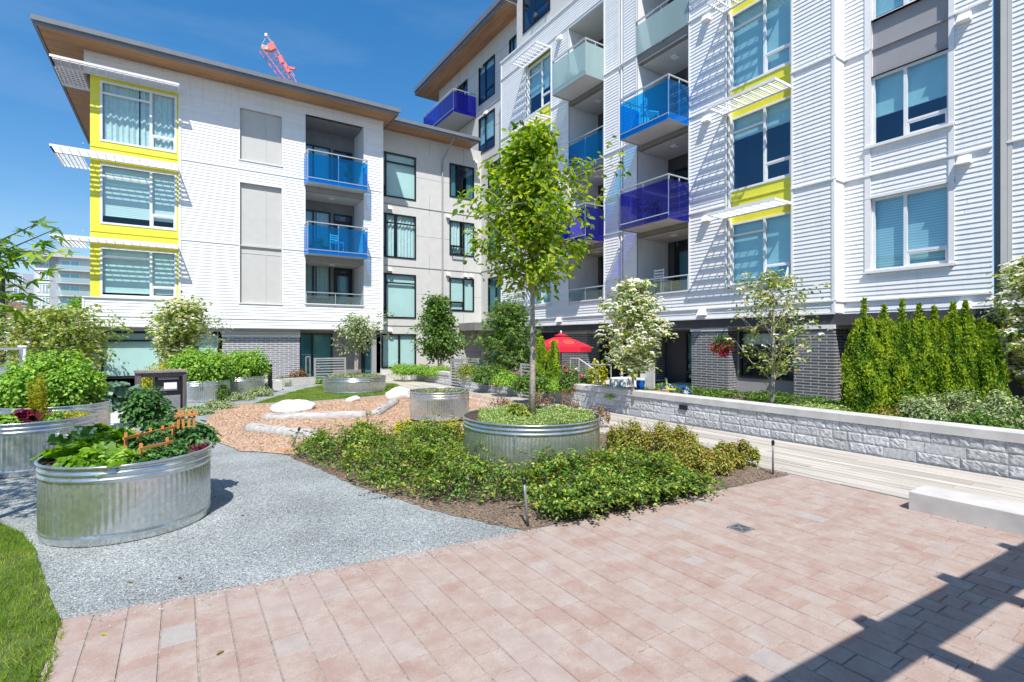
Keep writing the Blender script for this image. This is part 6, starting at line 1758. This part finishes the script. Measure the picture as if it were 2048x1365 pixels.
# ================================================================== SHRUBS ROUND THE BUILDINGS
SG = 'yellow green shrubs over the twin tanks'
bush('leafy_shrub', 'yellow green shrub over the left twin tank, behind the bin frame', 'shrub', (T8.x, T8.y, .55), .98, .85, 1.30, 10000, .085, 'lf_pea', seed=110, clumps=34, cs=.26, group=SG)
bush('leafy_shrub', 'yellow green shrub over the right twin tank, beside the bollard', 'shrub', (T9.x, T9.y, .55), .88, .75, 1.22, 8500, .085, 'lf_pea', seed=111, clumps=34, cs=.26, group=SG)
g = at(322, 15.0); bush('leafy_shrub', 'loose yellow shrub directly behind the bin frame top', 'shrub', (g.x, g.y, .2), .6, .6, 1.15, 4200, .08, 'lf_yellow', seed=112, clumps=30, cs=.24)
for i, (px, Y, rx, h, m_, lab) in enumerate([(430, 13.6, .45, .26, 'lf_grey', 'pale variegated plant at the foot of the left twin tank'), (478, 15.6, .5, .28, 'lf_grey', 'pale variegated plant at the foot of the right twin tank'), (524, 16.8, .42, .34, 'lf_grey', 'pale variegated plant spreading before the bollard'), (392, 12.6, .40, .22, 'lf_grey', 'pale variegated plant just right of the waste bin'), (447, 15.4, .2, .62, 'lf_green', 'narrow dark ivy clump between the twin tanks'), (520, 17.6, .24, .60, 'lf_green', 'narrow dark climber at the right twin tank edge')]):
    g = at(px, Y); bush('low_plant', lab, 'plant', (g.x, g.y, 0), rx, rx*.8, h, 1500, .05, m_, seed=120+i, clumps=16, group='plants along the gravel edge' if i < 4 else None)
for i, (px, Y, rx, h, m_, n_, L, lab) in enumerate([
    (575, 20.9, .7, .42, 'lf_green', 2200, .06, 'dark low shrub at the foot of the brick wall'),
    (600, 21.6, .45, .85, 'lf_brown', 900, .07, 'tall reddish twiggy shrub before the brick wall end'),
    (640, 22.0, .5, .35, 'lf_pea', 1200, .06, 'yellowish low plants left of the front gate'),
    (806, 23.0, .75, .58, 'lf_pea', 3800, .06, 'bright clipped shrub at left end of the row under the grey wing'),
    (845, 22.8, .75, .55, 'lf_pea', 3800, .06, 'bright clipped shrub in the middle under the leafy tree'),
    (880, 22.3, .70, .50, 'lf_pea', 3800, .06, 'bright clipped shrub at right end beside the far gates'),
    (935, 19.6, .55, .70, 'lf_dog', 1600, .07, 'olive shrub seen through the inward gate panel'),
    (985, 18.0, .75, .72, 'lf_green', 4200, .08, 'dark rounded shrub behind the middle block wall'),
    (1010, 16.6, .55, .50, 'lf_pea', 2600, .07, 'light green shrub against the middle wall near the gate'),
    (1065, 14.8, .55, .62, 'lf_green', 3000, .09, 'broad leaved shrub behind the gate slats'),
    (1120, 14.6, .45, .45, 'lf_pea', 2600, .05, 'bright green shrub at the foot of the small cedars'),
    (1192, 16.2, .35, .95, 'lf_yellow', 600, .11, 'palm like yellow green plant before the dark door'),
    (1232, 13.2, .42, .16, 'lf_pea', 700, .06, 'low plants behind the wall cap near the patio'),
    (1290, 12.9, .45, .18, 'lf_yellow', 900, .07, 'yellow green low plant under the blossom dogwood'),
    (1370, 12.6, .45, .10, 'lf_pea', 700, .05, 'tiny plants before the tricycle recess'),
    (1478, 11.4, .45, .12, 'lf_pea', 600, .08, 'low leafy plants under the window between piers'),
    (1560, 10.6, .40, .20, 'lf_green', 500, .12, 'broad leaved hosta at the foot of the sparse dogwood'),
    (1640, 10.4, .60, .30, 'lf_sedum', 2600, .05, 'pale feathery ground shrub before the right brick pier')]):
    g = at(px, Y); z_ = .36 if Y > 12.5 and px > 900 else (.30 if px > 1200 else (.36 if px > 900 else 0))
    if px < 930 and px > 790: z_ = .30
    bush('garden_plant', lab, 'plant', (g.x, g.y, z_), rx, rx, h, n_, L, m_, seed=140+i, clumps=20, cs=.3)
# roses
g = at(1136, 14.3); bush('rose_bush', 'rose bush with pink blooms beside the handrail', 'rose bush', (g.x, g.y, .36), .36, .36, .95, 1500, .06, 'lf_green', seed=170, clumps=18, flowers=('pink', 26, .075))
g = at(1160, 14.8); bush('rose_bush', 'taller rose bush with few pale blooms behind the handrail', 'rose bush', (g.x, g.y, .36), .35, .35, .85, 1200, .06, 'lf_green', seed=171, clumps=18, flowers=('petal', 8, .07))
# hanging flower basket on the pier
g = at(1444, 12.2, zat(690, 12.2)); hb = empty('hanging_basket', g, 'round hanging basket of crimson flowers against the left brick pier', 'flower basket')
n = 900; d = rdir(n); ring = np.stack([.21*np.cos(np.linspace(0, 6.28, n)), .21*np.sin(np.linspace(0, 6.28, n))], 1)*(rng.random((n, 1))**.35)*rng.uniform(.75, 1.15, (n, 1))
ux_, uy_ = .58, -.81
P3 = np.stack([g.x+ring[:, 0]*ux_, g.y+ring[:, 0]*uy_, g.z+ring[:, 1]], 1)+d*.055
leaves('foliage', P3, rdir(n), rdir(n), .05, .6, 'oval', M['lf_green'], hb)
sel = P3[:, 2] < g.z-.05+.08*rng.normal(size=n); Q = P3[sel]; Q = Q[rng.random(len(Q)) < .55]; Q = np.repeat(Q, 2, 0)+rng.normal(size=(len(Q)*2, 3))*.03; leaves('flowers', Q, rdir(len(Q)), rdir(len(Q)), .055, .85, 'diamond', M['magenta'], hb)
mb = MB(); mb.tube([(g.x, g.y, g.z+.25), (g.x+.1, g.y-.02, g.z+.42), (g.x+.45, g.y+.1, g.z+.45)], .01, 6); mb.build('bracket', M['black'], hb)
# shrubs behind the long wall below the hedge
for i, (px, Y, rx, h, m_, n_, L, lab) in enumerate([
    (1800, 8.9, .5, .40, 'lf_cover2', 2600, .05, 'bronze leaved shrub at the left below the hedge'),
    (1860, 8.6, .55, .62, 'lf_grey', 3600, .055, 'grey green shrub in the middle below the hedge'),
    (1930, 8.3, .60, .74, 'lf_grey', 4200, .055, 'tallest grey green shrub below the hedge right half'),
    (2010, 7.9, .60, .72, 'lf_grey', 4200, .055, 'grey green shrub at the right below the hedge, near dogwood'),
    (2090, 7.6, .60, .70, 'lf_green', 3000, .06, 'dark shrub cut by the right frame edge below dogwood'),
    (1960, 7.6, .45, .46, 'lf_green', 2600, .06, 'dark green shrub close to the wall cap')]):
    g = at(px, Y); bush('leafy_shrub', lab, 'shrub', (g.x, g.y, .30), rx, rx, h+.08, n_, L, m_, seed=180+i, clumps=26, cs=.26, group='shrubs behind the long wall under the hedge', w=.5)
for i, (px, Y, lab) in enumerate([(1800, 8.15, 'large smooth leaved plant at wall cap, leftmost of five'), (1850, 7.7, 'large smooth leaved plant at wall cap, second of five'), (1905, 7.35, 'large smooth leaved plant at wall cap, middle of five'), (1960, 7.05, 'large smooth leaved plant at wall cap, fourth of five'), (2015, 6.85, 'large smooth leaved plant at wall cap, nearest the right frame edge')]):
    g = at(px, Y+.55); bush('hosta', lab, 'plant', (g.x+.18, g.y, .30), .20, .24, .34, 90, .15, 'lf_squash', seed=190+i, clumps=9, cs=.4, group='smooth leaved plants along the wall cap', w=.34)

# ================================================================== THINGS ON THE BALCONIES
BP = 'potted plants on the blue balconies'
for i, (x, y, z, lab) in enumerate([(6.2, 23.15, 8.80, 'potted plant behind the upper blue glass of the white left building'), (5.1, 23.2, 5.75, 'potted plant behind the lower blue glass of the white left building'), (12.75, 11.2, 5.75, 'potted plant behind the violet glass balcony above the piers'), (12.8, 15.6, 11.80, 'potted plant on the frosted projecting balcony')]):
    r_ = bush('potted_plant', lab, 'potted plant', (x, y, z), .22, .2, .62, 420, .09, 'lf_green', seed=230+i, clumps=9, cs=.4, group=BP, flat=.05)
    mb = MB(); mb.lathe((x, y, z), [(.001, 0), (.10, 0), (.14, .26), (.15, .28), (.12, .28), (.001, .26)], 16); mb.build('pot', M['midgrey'], r_)
def chair(label, c, ang, mat='whitemetal'):
    r_ = empty('balcony_chair', c, label, 'chair', 'small chairs on the balconies', ang)
    for a in (-.2, .2):
        for b_ in (-.2, .2):
            mb = MB(); mb.bar((a, b_, 0), (a, b_, .44 if b_ < 0 else .86), .025); mb.build('leg', M[mat], r_, world=False)
    mb = MB(); mb.box(-.22, .22, -.22, .22, .44, .47); mb.build('seat', M[mat], r_, world=False)
    mb = MB()
    for z in (.58, .68, .78): mb.box(-.19, .19, .19, .21, z, z+.05)
    mb.build('backrest', M[mat], r_, world=False)
chair('white slatted chair behind the lower blue glass of the left building', (5.9, 23.5, 5.75), .4)
chair('white slatted chair behind the bright blue glass of the right building', (12.9, 11.6, 8.78), 1.2)
chair('dark slatted chair behind the violet glass of the right building', (13.1, 12.0, 5.75), 1.9, 'darkgrey')
chair('white slatted chair on the lowest open balcony of the right building', (13.9, 11.9, 3.40), 1.6)

# low planting filling the bed behind the long wall
P = in_region([(9.7, 2.0), (13.3, 2.0), (13.3, 12.2), (9.7, 12.2)], 60000, 301)
dn = np.array([mnoise.noise(Vector((x*.9, y*.9, 4.4)))+.5*mnoise.noise(Vector((x*2.6, y*2.6, 2.2))) for x, y in P])
k_ = rng.random(len(P)) < np.clip(.25+dn*1.4, 0, 1); P = P[k_]; dn = dn[k_]; n = len(P)
o = leaves('bed_ground_cover', np.column_stack([P, .25+(.05+.16*np.clip(dn+.4, 0, 1.2))*rng.random(n)**.5]), rdir(n, 1.1), rdir(n), rng.uniform(.04, .085, n), .55, 'oval', M['lf_green'])
tag(o, 'low green planting filling the bed behind the long block wall', 'ground cover', kind='stuff')
